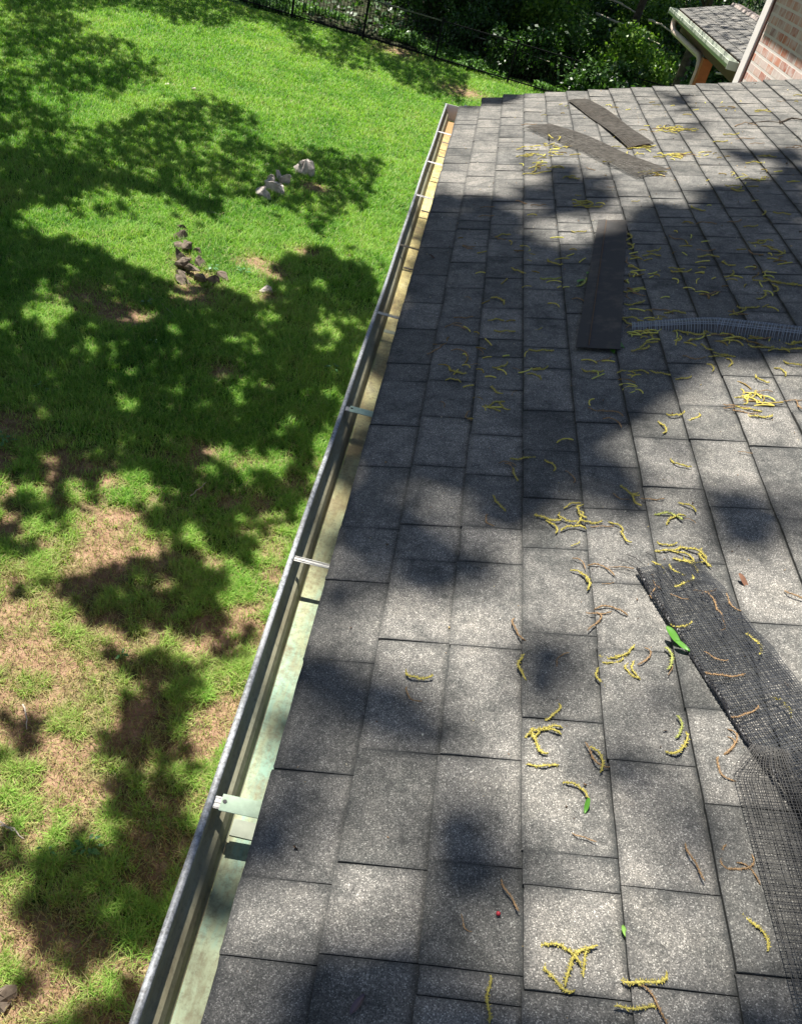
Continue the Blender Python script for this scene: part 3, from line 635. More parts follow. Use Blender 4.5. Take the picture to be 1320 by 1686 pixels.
PILE = [(495,283,.30,.26,.26,'upright pale stone standing at the right end of the stone row'),(492,268,.26,.16,.08,'thin flat stone capping the upright stone at the row end'),
 (465,300,.22,.2,.18,'brownish stone in the gap left of the upright stone'),(458,292,.14,.14,.2,'small bright pointed stone peaking above the row middle'),(476,293,.24,.14,.12,'low mottled stone next to the upright stone'),
 (444,304,.26,.22,.2,'rounded pinkish stone in the middle of the stone row'),(454,312,.36,.24,.24,'largest grey white stone at the front of the stone row'),(427,314,.34,.2,.12,'long flat grey stone at the left end of the stone row'),
 (438,322,.22,.16,.1,'small dark gapped stone below the left end of the row'),(447,296,.12,.12,.12,'little stone wedged on top of the pinkish stone')]
for i, (x, y, a, b, c, lb) in enumerate(PILE):
    p = onz(x, y+3); p[2] = GZ+(.14 if 'capping' in lb else .06 if 'wedged' in lb else 0)-.02
    if 'capping' in lb: p = np.array([onz(495, 286)[0], onz(495, 286)[1], GZ+.19])
    rock('stone', p, (a*1.2, b*1.2, c*1.1), M['stone'], lb, 'pale stones in a row on the lawn', 20+i, rz=i*.7)
RING = [(303,378,.2,.16,.12,0,'uppermost stone of the brown stone ring'),(298,392,.2,.2,.14,0,'grey stone below the uppermost ring stone'),(294,408,.22,.18,.16,0,'dark stone on the left curve of the ring'),
 (297,425,.22,.18,.2,0,'tall dark stone midway down the left curve of the ring'),(311,412,.2,.26,.12,.06,'pale greenish slab leaning inside the ring top'),(322,415,.26,.16,.1,0,'flat tan stone inside the ring beside the grass tuft'),
 (301,440,.24,.16,.1,.1,'upper slab at the lower left bend of the ring'),(312,449,.34,.16,.09,.12,'long dark slab lying across the lower ring'),(300,456,.34,.16,.09,.0,'long brown slab jutting out at the ring bottom left'),
 (305,463,.36,.15,.07,0,'lowest thin slab at the ring bottom left'),(333,436,.2,.18,.14,0,'rounded brown stone in the middle of the ring'),(328,462,.22,.16,.12,0,'dark wedge stone at the ring bottom'),
 (345,462,.26,.16,.12,0,'mossy dark stone right of the ring bottom'),(366,458,.3,.2,.14,0,'grey stone ending the ring on the right'),(310,432,.16,.16,.12,0,'small square stone filling the ring bend'),(352,350,.5,.14,.06,0,'half buried pale stone above the ring in tall grass')]
for i, (x, y, a, b, c, dz, lb) in enumerate(RING):
    p = onz(x, y+2); p[2] = GZ+dz*.7-.02; rock('stone', p, (a*1.0, b*1.0, c*1.0), M['stone_dark'] if i != 15 else M['stone'], lb, 'stones stacked in a broken ring on the lawn', 60+i, rz=.3-.5*(i % 3))
for (x, y, s, lb) in [(440,480,.2,'lone pale stone in the grass right of the stone ring'),(3,1650,.22,'rounded grey stone cut by the lower left picture edge'),(440,272,.1,'tiny white stone near the pale stone row'),(275,495*0+140,.12,'tiny pale stone in the sunny grass near the tree shade'),(320,150,.16,'small tan stone alone in the sunny upper lawn')]:
    p = onz(x, y); rock('stone', p, (s, s*.8, s*.5), M['stone_dark'] if x < 10 else M['stone'], lb, 'single stones on the lawn', int(x)+5)

# ------------------------------------------------------------------ small plants, twigs on the lawn
def weed(x, y, n, s, label):
    p = onz(x, y); t = thing('weed', tuple(p), label, 'weed', 'broad leaved weeds in the lawn'); V = []; Fc = []
    st = MB(); r = random.Random(int(x+y))
    for i in range(n):
        a = r.random()*6.28; rr = s*(.3+.7*r.random()); h = .03+.07*r.random()
        c = np.array(p)+np.array([rr*math.cos(a), rr*math.sin(a), h]); dr = np.array([math.cos(a), math.sin(a), -.25+.3*r.random()]); sd_ = np.array([-math.sin(a), math.cos(a), 0]); L = s*(.5+.3*r.random())
        V = [c-dr*L*.4, c+sd_*L*.25+[0,0,.006], c+dr*L*.25+sd_*L*.2, c+dr*L*.6, c+dr*L*.25-sd_*L*.2, c-sd_*L*.25+[0,0,.006]]; mesh_np('leaf', V, [(0, 1, 2, 3, 4, 5)], M['weed'], t)
        st.tube([np.array(p)+[0,0,-.01], (np.array(p)+c)/2+[0,0,.01], c-dr*L*.4], .0025, 4)
    st.obj('stem', M['weed'], t)
for (x, y, n, s, lb) in [(145,1402,16,.075,'leafy green weed growing on bare soil below the dark shade'),(80,1410,5,.05,'tiny pale weed left of the leafy weed'),(70,645,5,.07,'small bright clover plant in deep shade on the left'),(8,732,8,.10,'pale broad leaved weed cut by the left picture edge'),
        (200,1085,6,.06,'little weed between the dappled soil patches'),(255,570,5,.07,'single low weed in the shaded grass'),(545,612,10,.10,'spreading weed in the grass just left of the gutter'),(400,455,10,.12,'spiky tuft growing beside the stone ring'),(350,448,9,.10,'small leafy plant inside the stone ring'),(240,505,8,.08,'low round leaf weed beneath the ring')]:
    weed(x, y, n, s, lb)
def twig(pts, rad, mat, label, name='twig', group='fallen twigs on the lawn'):
    P = [np.array(q, float) for q in pts]; r = random.Random(len(label)); out = []
    for i in range(len(P)-1):
        for t in (0, .33, .66): out.append(P[i]*(1-t)+P[i+1]*t+np.array([r.uniform(-1, 1), r.uniform(-1, 1), r.uniform(-.3, .3)])*rad*1.5)
    out.append(P[-1]); mb = MB(); mb.tube(out, list(np.linspace(rad, rad*.5, len(out))), 5); tag(mb.obj(name, mat, origin=P[0]), label, name, group)
for (a, b, lb) in [((313,820),(340,797),'pale straight twig lying on shaded soil left of the gutter'),((0,1355),(40,1385),'pale forked stick at the left picture edge above the leafy weed'),((2,1362),(30,1377),'thinner stick beside the forked stick'),((40,1165),(45,1205),'upright looking grey stick in the dry grass'),((262,500),(300,540),'long grey twig below the stone ring')]:
    p, q = onz(*a), onz(*b); p[2] = q[2] = GZ+.03; twig([p, (p+q)/2+[.01, 0, .01], q], .006, M['pale_bark'], lb)
# dry curled straws on the bare soil: uncountable
def straws():
    n = 15000; y = 1.5+5.8*rng.random(n)**.9; x = -.75*y*rng.random(n)-.1; g = grassy(x, y); k = rng.random(n) < (1.1-g); x, y = x[k], y[k]; n = len(x)
    V = []; Fc = []
    for i in range(n):
        a = random.random()*6.28; L = random.uniform(.025, .075); cv = random.uniform(-2.6, 2.6); w = random.uniform(.0008, .0018); q = np.array([x[i], y[i]]); b = len(V); z = GZ+.03
        for s in range(7):
            an = a+cv*s/6; q = q+np.array([math.cos(an), math.sin(an)])*L/6; zz = z+.012*math.sin(s*.8+i)
            V += [(q[0]-math.sin(an)*w, q[1]+math.cos(an)*w, zz), (q[0]+math.sin(an)*w, q[1]-math.cos(an)*w, zz+.001)]
            if s: Fc.append((b+2*s-2, b+2*s-1, b+2*s+1, b+2*s))
    s = NT('dry_straw', .8, .2); s.color(s.ramp(s.island(), [(0, (.06, .035, .02)), (.4, (.15, .10, .04)), (.8, (.28, .23, .08)), (1, (.34, .33, .14))]))
    tag(mesh_np('straw', V, np.array(Fc), s.m), 'dry curled straws and fallen catkins scattered over the bare soil', 'straw', kind='stuff')
straws()

# ------------------------------------------------------------------ overhead trees
def trunk_mesh(base, top, r0, mat, parent, targets=(), bend=.4, seed=0, name='trunk'):
    r = random.Random(seed); mb = MB(); b = np.array(base, float); t = np.array(top, float); pts = []; n = 10
    for i in range(n+1):
        f = i/n; pts.append(b*(1-f)+t*f+np.array([math.sin(f*3+seed), math.cos(f*2.5+seed), 0])*bend*f*(1-f))
    mb.tube(pts, [r0*(1.35-.3*min(1, i*1.0))*(1-.6*i/n) if i == 0 else r0*(1-.6*i/n) for i in range(n+1)], 12)
    for k, g in enumerate(targets):
        s = pts[r.randint(5, n)]; g = np.array(g, float); L = []; m = 7; mid = (s+g)/2+np.array([0, 0, .12*np.linalg.norm(g-s)])
        for i in range(m+1):
            f = i/m; L.append((1-f)**2*s+2*f*(1-f)*mid+f*f*g+np.array([r.uniform(-1, 1), r.uniform(-1, 1), r.uniform(-1, 1)])*.06*(0 < i < m))
        mb.tube(L, [r0*.17*(1-f)**1.1+.008 for f in np.linspace(0, 1, m+1)], 6)
    return mb.obj(name, mat, parent, smooth=True)
CP = canopy_points()
tb = np.array(T_BASE); own = np.argmin(((CP[:, None, :2]-tb[None, :, :2])**2).sum(2)+np.array([0, 0, 6, 1e6]), 1)
TL = ['broad oak shading the near lawn from left of the picture', 'tall oak shading the far lawn from left of the picture', 'large oak behind the house dappling the roof', 'slender unseen oak behind the brick wall, its crown placed to shade the porch']
for i, bpt in enumerate(T_BASE):
    P = CP[own == i]
    if len(P) < 50:
        P = np.array([3.9, 15.8, .2])+SUN*9.5+rng.normal(size=(1500, 3))*[1.0, 1.9, 1.2]  # crown set up-sun of the porch to shade its roof
    t = thing('oak_tree', bpt, TL[i], 'tree', 'oaks around the house')
    v, f = leaf_quads(P, .19 if i < 2 else .15, .6, .62); mesh_np('crown', v, f, M['leaf_canopy'], t)
    cells = {}
    for q in P[::25]: cells.setdefault((round(q[0]/2.6), round(q[1]/2.6)), []).append(q)
    tg = [np.mean(c, 0) for c in cells.values() if len(c) > 3]
    tg = [g for g in tg if shade_at(np.array([g-SUN*((g[2]-GZ)/SUN[2])]))[0] > .5 or i > 1][:34]
    trunk_mesh(bpt, (bpt[0]+.5, bpt[1]+.3, 5.2), .33, M['bark'], t, tg if i < 2 else tg[::2], .5, i)

# ------------------------------------------------------------------ the woods
def cloud(center, rad, n, clumps, r):
    c = np.array(center, float); rad = np.array(rad, float); cc = r.normal(size=(clumps, 3)); cc /= np.linalg.norm(cc, axis=1)[:, None]; cc *= (r.random((clumps, 1))**.45); cc = c+cc*rad
    k = r.integers(0, clumps, n); return cc[k]+r.normal(size=(n, 3))*rad*(.10+.12*r.random((clumps, 1))[k])
r = np.random.default_rng(11)
WT = [  # trees standing in the woods: pixel of a visible trunk point, distance, girth, label
 (1028,62,35.0,.17,'dark trunked tree crossing the pale fallen branches'),(700,10,37.5,.2,'tree with a thick dark trunk behind the fence corner'),(925,30,39,.14,'slim tree in the middle of the woods'),
 (1125,108,27,.16,'grey trunked tree beside the downspout of the porch'),(590,4,50,.25,'broad dark tree above the lit fence rail'),(820,15,44,.2,'tree deep in the woods above the leafy shrubs'),
 (480,2,54,.3,'tree beyond the tall fence posts'),(1090,10,46,.2,'tree behind the porch roof corner'),(1180,5,50,.25,'distant tree over the porch roof'),(760,60,35,.09,'thin leaning sapling by the fence'),(640,12,46,.12,'young tree behind the third fence post')]
for i, (x, y, Y, g, lb) in enumerate(WT):
    p = atY(x, y, Y); b = (p[0], p[1], GZ); h = 7 if g > .1 else 4.5
    t = thing('woodland_tree', b, lb, 'tree', 'trees in the woods beyond the fence')
    P = cloud((b[0], b[1], GZ+h+1.5), (4.4, 4.2, 2.8) if g > .1 else (2.2, 2.2, 1.8), (6500 if x > 585 else 2600) if g > .1 else 1500, 60, r)
    P = P[P[:, 2] > .4+.02*0]; v, f = leaf_quads(P, .34, .5); mesh_np('crown', v, f, M['leaf_canopy'], t)
    tg = [P[r.integers(0, len(P))] for _ in range(9)]
    trunk_mesh(b, (b[0]+.3, b[1]+.2, GZ+h), g, M['bark'], t, tg, .5, i)
SH = []  # shrubs: x px, y px of the middle, distance, radii, n, label
SH += [(735,20,36,(1.6,1.2,1.7),5200,'dense leafy shrub right behind the fence top corner'),(800,55,34.5,(1.5,1.1,1.5),5200,'leafy shrub above the low plants at the fence end'),
 (860,20,38,(2.0,1.4,1.8),6200,'bright dappled shrub in the middle of the woods'),(905,60,35,(1.6,1.1,1.5),5600,'sun flecked shrub below the slim tree'),(960,25,40,(2.2,1.4,1.7),6000,'shrub behind the upper pale branch'),
 (960,105,32.5,(1.5,1.0,1.2),5200,'low dark shrub just beyond the roof edge'),(1050,100,31,(1.4,1.0,1.1),5200,'glossy shrub left of the porch downspout'),(1085,40,37,(1.6,1.2,1.4),5200,'feathery shrub between the pale branches'),
 (1180,125,25,(1.0,.8,.7),3600,'low shrub under the porch gutter'),(1130,40,42,(2.0,1.4,1.8),5000,'shrub left of the porch roof corner'),(850,125,32,(1.3,.9,.9),4600,'dark bush behind the fence end'),
 (690,40,39,(1.5,1.2,1.6),4200,'shadowy bush behind the lit worn fence rail'),(630,-10,44,(2.4,1.6,1.8),4200,'dark bush above the lit worn rail'),(780,-10,44,(2.6,1.6,2.0),6000,'tall bush at the top edge left of centre'),
 (900,-12,46,(2.8,1.8,2.0),6000,'tall bush at the top edge in the middle'),(1010,0,45,(2.4,1.6,1.8),5600,'bright bush at the top edge behind the branches'),(1080,0,52,(3.0,2.0,2.2),4600,'far bush at the top edge left of the porch'),
 (1190,-10,54,(3.5,2.0,2.4),4600,'far bush over the porch roof'),(1250,-12,50,(2.5,2.0,2.4),3600,'far bush beside the corner board'),(520,-20,46,(2.8,1.6,1.6),4000,'dark bush beyond the tall fence post'),
 (760,100,33.2,(1.0,.8,.8),3200,'small leafy bush inside the fence corner'),(1000,140,29.5,(1.3,.8,.7),3800,'dark low bush touching the roof line'),(1150,60,33,(1.4,1.0,1.3),3800,'bush framed by the downspout bend')]
for i, (x, y, Y, rad, n, lb) in enumerate(SH):
    p = atY(x, y, Y); z = max(p[2], GZ+rad[2]*.8); t = thing('shrub', (p[0], p[1], GZ), lb, 'shrub', 'shrubs in the woods beyond the fence')
    P = cloud((p[0], p[1], z), rad, n, 40, r); P = P[P[:, 2] > GZ+.03]
    if Y > 32: P = P[P[:, 1] > fence_y(P[:, 0])+.25]
    v, f = leaf_quads(P, .115+.0006*Y*1.0, .35, .6); mesh_np('foliage', v, f, M['leaf_painted_sun'] if ('right' in lb.split()[0] or 'sun' in lb or 'bright' in lb or 'feathery' in lb or 'glossy' in lb) else M['leaf_wood'], t)
    st = MB()
    for k in range(7):
        g = P[r.integers(0, len(P))]; b0 = np.array([p[0]+r.normal()*.12, p[1]+abs(r.normal())*.1, GZ-.05]); st.tube([b0, (b0+g)/2+[0, 0, .2], g], [.035, .022, .008], 5)
    st.obj('stems', M['bark'], t)
# pale low growth along the fence foot
n = 22000; x = -9+12*r.random(n); yy = fence_y(x)+.15+2.6*r.random(n)**1.3; k = vnoise(x, yy, 1.1, 88) > .40; x, yy = x[k], yy[k]
P = np.column_stack([x, yy, GZ+.03+.35*r.random(len(x))*vnoise(x, yy, .8, 90)]); v, f = leaf_quads(P, .12, .9, .5)
tag(mesh_np('undergrowth', v, f, M['leaf_low']), 'light green undergrowth behind the foot of the fence', 'undergrowth', kind='stuff')
n = 30000; x = -14+50*r.random(n); yy = fence_y(x)+1+30*r.random(n); P = np.column_stack([x, yy, GZ+.03+.3*r.random(n)]); v, f = leaf_quads(P, .20, .8, .6)
tag(mesh_np('ground_ivy', v, f, M['leaf_wood']), 'dark ivy and seedlings covering the woodland floor', 'ground cover', kind='stuff')
for i, (a, b, Ya, Yb, rd, lb) in enumerate([((984,22),(1085,73),33.2,31.0,.042,'long pale fallen branch slanting across the woods'),((1000,-2),(1045,20),35,34,.04,'short pale branch at the top edge above the long branch'),((1070,33),(1112,58),31,30,.035,'pale branch left of the porch gutter corner'),
        ((1185,94),(1207,106),25,24,.03,'pale branch seen under the porch gutter'),((1178,120),(1210,135),24,23,.03,'lowest pale branch beside the white corner board'),((757,52),(905,102),33.5,31.2,.014,'thin grey vine hanging across the dark woods'),((945,112),(975,122),31,30.6,.02,'short pale twig in the dark above the roof edge')]):
    p, q = atY(*a, Ya), atY(*b, Yb); twig([p, (p*.6+q*.4)+[0, 0, .04], q], rd, M['pale_bark'], lb, 'branch' if rd > .025 else 'twig', 'fallen branches in the woods')

# ------------------------------------------------------------------ gutter guard strips lying on the roof
def surf_strip(cl, halfw, lift, nu=24):
    """cl: list of (u,Y) centre points; returns function (s in 0..1, t in -1..1) -> world"""
    cl = [np.array(c, float) for c in cl]; seg = [np.linalg.norm(cl[i+1]-cl[i]) for i in range(len(cl)-1)]; tot = sum(seg)
    def fn(s, t):
        d_ = min(max(s, 0), 1)*tot; i = 0
        while i < len(seg)-1 and d_ > seg[i]: d_ -= seg[i]; i += 1
        c = cl[i]+(cl[i+1]-cl[i])*d_/seg[i]; tg = (cl[min(i+1, len(cl)-1)]-cl[i])/seg[i]; nn = np.array([tg[1], -tg[0]])
        q = c+nn*t*halfw(s); return np.array(RP(q[0], q[1], lift(s, t)))
    return fn, tot
def mesh_strip(fn, L, W, pl, pc, wr, n_s=None, diag=False):
    """wires along and across the strip"""
    mb = MB(); n_l = max(2, int(round(W/pl))); n_c = max(2, int(round(L/pc)))
    S = 40; Tn = 14
    def ribbon(P, w):
        P = np.array(P); t = np.gradient(P, axis=0); t /= np.linalg.norm(t, axis=1)[:, None]+1e-9; n_ = np.array([-SN, 0, CS]); sd_ = np.cross(t, n_); b = len(mb.v)
        for q, s_ in zip(P, sd_):
            mb.v += [tuple(q-s_*w), tuple(q+n_*w), tuple(q+s_*w)]
        for i in range(len(P)-1):
            a = b+i*3; mb.f += [(a, a+3, a+4, a+1), (a+1, a+4, a+5, a+2)]
    for i in range(n_l+1): 
        t = -1+2*(i+random.uniform(-.28, .28))/n_l; ribbon([fn(s, t) for s in np.linspace(0, 1, S)], wr)
    for j in range(n_c+1):
        s0 = (j+random.uniform(-.28, .28))/n_c
        ribbon([fn(s0+(.5*(W/L)*t if diag else 0), t) for t in np.linspace(-1, 1, Tn)], wr)
        if diag: ribbon([fn(s0-(.5*(W/L)*t), t) for t in np.linspace(-1, 1, Tn)], wr)
    return mb
def solid_strip(fn, th=.0015, ns=40, nt=12):
    mb = MB(); n_ = np.array([-SN, 0, CS])*th
    for i in range(ns+1):
        for j in range(nt+1):
            p = fn(i/ns, -1+2*j/nt); mb.v.append(tuple(p))
    for i in range(ns+1):
        for j in range(nt+1):
            p = fn(i/ns, -1+2*j/nt)-n_; mb.v.append(tuple(p))
    o = (ns+1)*(nt+1)
    for i in range(ns):
        for j in range(nt):
            a = i*(nt+1)+j; mb.f.append((a, a+1, a+nt+2, a+nt+1)); mb.f.append((o+a, o+a+nt+1, o+a+nt+2, o+a+1))
    return mb
def mid(a, b): return ((a[0]+b[0])/2, (a[1]+b[1])/2)
R_ = lambda x, y: np.array(onroof(x, y))
# A: near mesh strip with rolled braided edge
A0l, A1l = R_(1040, 950), R_(1245, 1262); A2l = R_(1420, 1480)
A0r, A1r = R_(1152, 925), R_(1320, 1150); A2r = R_(1480, 1340)
hw = .5*np.linalg.norm(A0l-A0r)
fnA, LA = surf_strip([(A0l+A0r)/2, (A1l+A1r)/2+[.006, -.006], (A2l+A2r)/2], lambda s: hw*(.86+.10*math.sin(s*2.2)), lambda s, t: .015+.012*max(0, 1-abs(t+.2))**.8*math.sin(min(1, s*6)*1.57)+.003*math.sin(s*23+t*2)+.002*math.sin(s*51))
tA = thing('mesh_strip', RP(*A1l, .01), 'black gutter guard mesh strip with braided edge and a green leaf beside it', 'gutter guard', 'loose gutter guard pieces on the roof')
mesh_strip(fnA, LA, 2*hw, .0046, .0050, .00075).obj('mesh', M['plastic'], tA)
# the side nearest the gutter carries the braid
sgn = 1 if np.linalg.norm(fnA(.5, 1)-np.array(RP(*((A0l+A2l)/2)))) < np.linalg.norm(fnA(.5, -1)-np.array(RP(*((A0l+A2l)/2)))) else -1
br = MB(); 
for ph in (0, 2.09, 4.19):
    P = []
    for i in range(240):
        s = i/239; c = fnA(s, sgn*1.0)+np.array([-SN, 0, CS])*.001; a = i*.62+ph; P.append(c+np.array([math.cos(a)*.0031, 0, math.sin(a)*.0031+.001]))
    br.tube(P, .0015, 5)
br.obj('braided_edge', mat_simple('black_braid', (.012, .012, .014), .45, .4), tA)
fr = MB()
for k, (a, b) in enumerate([((1045,950),(1005,940)),((1050,945),(1012,926)),((1060,938),(1030,918)),((1080,932),(1062,915)),((1100,929),(1090,912))]): fr.tube([RP(*R_(*a), .012), RP(*((R_(*a)+R_(*b))/2), .016), RP(*R_(*b), .010)], .0006, 4)
fr.obj('frayed_wire', mat_simple('black_frayed_wire', (.02, .02, .02), .9, .05), tA)
# B: flat wide mesh panel in the near right corner
B0, B1, B2 = R_(1195, 1250), R_(1262, 1500), R_(1330, 1760); wB = .17
fnB, LB = surf_strip([B0+[wB/2+.0, .012], B1+[wB/2, 0], B2+[wB/2-.0, 0]], lambda s: wB/2*min(1, .55+s*5), lambda s, t: .013+.010*(.5+.5*math.sin(s*7+t*1.3))+.006*max(0, t))
tB = thing('mesh_strip', RP(*B1, .01), 'wide flat grey mesh sheet in the lower right corner under the braided strip', 'gutter guard', 'loose gutter guard pieces on the roof')
mesh_strip(fnB, LB, wB, .0050, .0054, .0006, diag=False).obj('mesh', M['plastic_grey'], tB)
# C: flat solid strip in the shade
C0, C1 = (R_(985, 368)+R_(1030, 368))/2, (R_(948, 588)+R_(1018, 580))/2; hc = .5*np.linalg.norm(R_(948, 588)-R_(1018, 580))
fnC, LC = surf_strip([C1, C0], lambda s: hc*(1-.12*s), lambda s, t: .0185+.004*math.sin(s*5+1)+.004*(1 if t < -.4 else 0)*(1+t)+.002*math.sin(s*17))
tC = thing('mesh_strip', RP(*C1, .01), 'flat dark plastic strip lying up the roof in the shade', 'gutter guard', 'loose gutter guard pieces on the roof')
_ds = NT('dusty_brown_flat', .85, .15); _ds.color(_ds.mix(_ds.ramp(_ds.noise(9, 6, .75), [(.48, (0, 0, 0)), (.66, (.7, .7, .7))]), (.045, .043, .041), (.10, .085, .07))); M['plastic_flat'] = _ds.m
bevel(solid_strip(fnC, .002).obj('sheet', M['plastic_flat'], tC), .0005, 1)
cr = MB(); cr.tube([fnC(s, -.42)+np.array([-SN, 0, CS])*.0012 for s in np.linspace(.01, .99, 40)], .0013, 5); cr.obj('crease', mat_simple('orange_dust_line', (.10, .055, .025), .8), tC)
# D: ribbed half-round strip
D0, D1 = R_(1040, 541), R_(1345, 562)
fnD, LD = surf_strip([D0, R_(1180, 543), D1, R_(1420, 570)], lambda s: .034+.014*min(1, s*2.2), lambda s, t: .004+.030*math.sqrt(max(0, 1-t*t))*min(1, .35+s*2.2))
tD = thing('mesh_strip', RP(*D0, .01), 'ribbed arched mesh strip running to the right picture edge', 'gutter guard', 'loose gutter guard pieces on the roof')
mesh_strip(fnD, LD, .14, .03, .0085, .0017).obj('ribs', mat_simple('bluish_rib_highlight', (.17, .19, .21), .3, .6), tD)  # ribs lightened; their highlights are put into the colour
fnD2, _ = surf_strip([D0, R_(1180, 543), D1, R_(1420, 570)], lambda s: .031+.014*min(1, s*2.2), lambda s, t: .003+.027*math.sqrt(max(0, 1-t*t))*min(1, .35+s*2.2))
solid_strip(fnD2, .001).obj('liner', M['plastic'], tD)
# E and F: two dusty strips far up
def far_strip(p0l, p0r, p1l, p1r, label, arch, pcl=.013):
    a, b, c, d_ = R_(*p0l), R_(*p0r), R_(*p1l), R_(*p1r); ax = (c+d_-a-b); ax = ax/np.linalg.norm(ax); pn_ = np.array([-ax[1], ax[0]]); h0 = .5*abs((a-b)@pn_); h1 = .5*abs((c-d_)@pn_); h0 = h1 = max(h0, h1, .043)
    fn, L = surf_strip([(a+b)/2, (a+b)/4+(c+d_)/4+[.01, .02], (c+d_)/2], lambda s: max(.05, h0*(1-s)+h1*s), lambda s, t: .016+arch*math.sqrt(max(0, 1-t*t))+.005*math.sin(s*9+t))
    t = thing('mesh_strip', RP(*((a+b)/2), .01), label, 'gutter guard', 'loose gutter guard pieces on the roof')
    mesh_strip(fn, L, 2*h0, .013, pcl, .0021).obj('mesh', mat_simple('weathered_dark_mesh', (.075, .068, .058), .8, .15, 0, .5, 30), t); return t, fn
tE, fnE = far_strip((868,217), (905,207), (1060,299), (1088,286), 'long grey mesh strip with catkins on its far end, nearer of the two crossing strips', .006)
tF, fnF = far_strip((935,172), (968,167), (1040,251), (1068,240), 'shorter brown dusty mesh strip, farthest piece on the roof', .006)
solid_strip(lambda s, t: fnF(s, t*.95)-np.array([-SN, 0, CS])*.004, .001).obj('dust_layer', mat_simple('brown_dust', (.07, .055, .043), .95, .05, 0, .6, 40), tF)

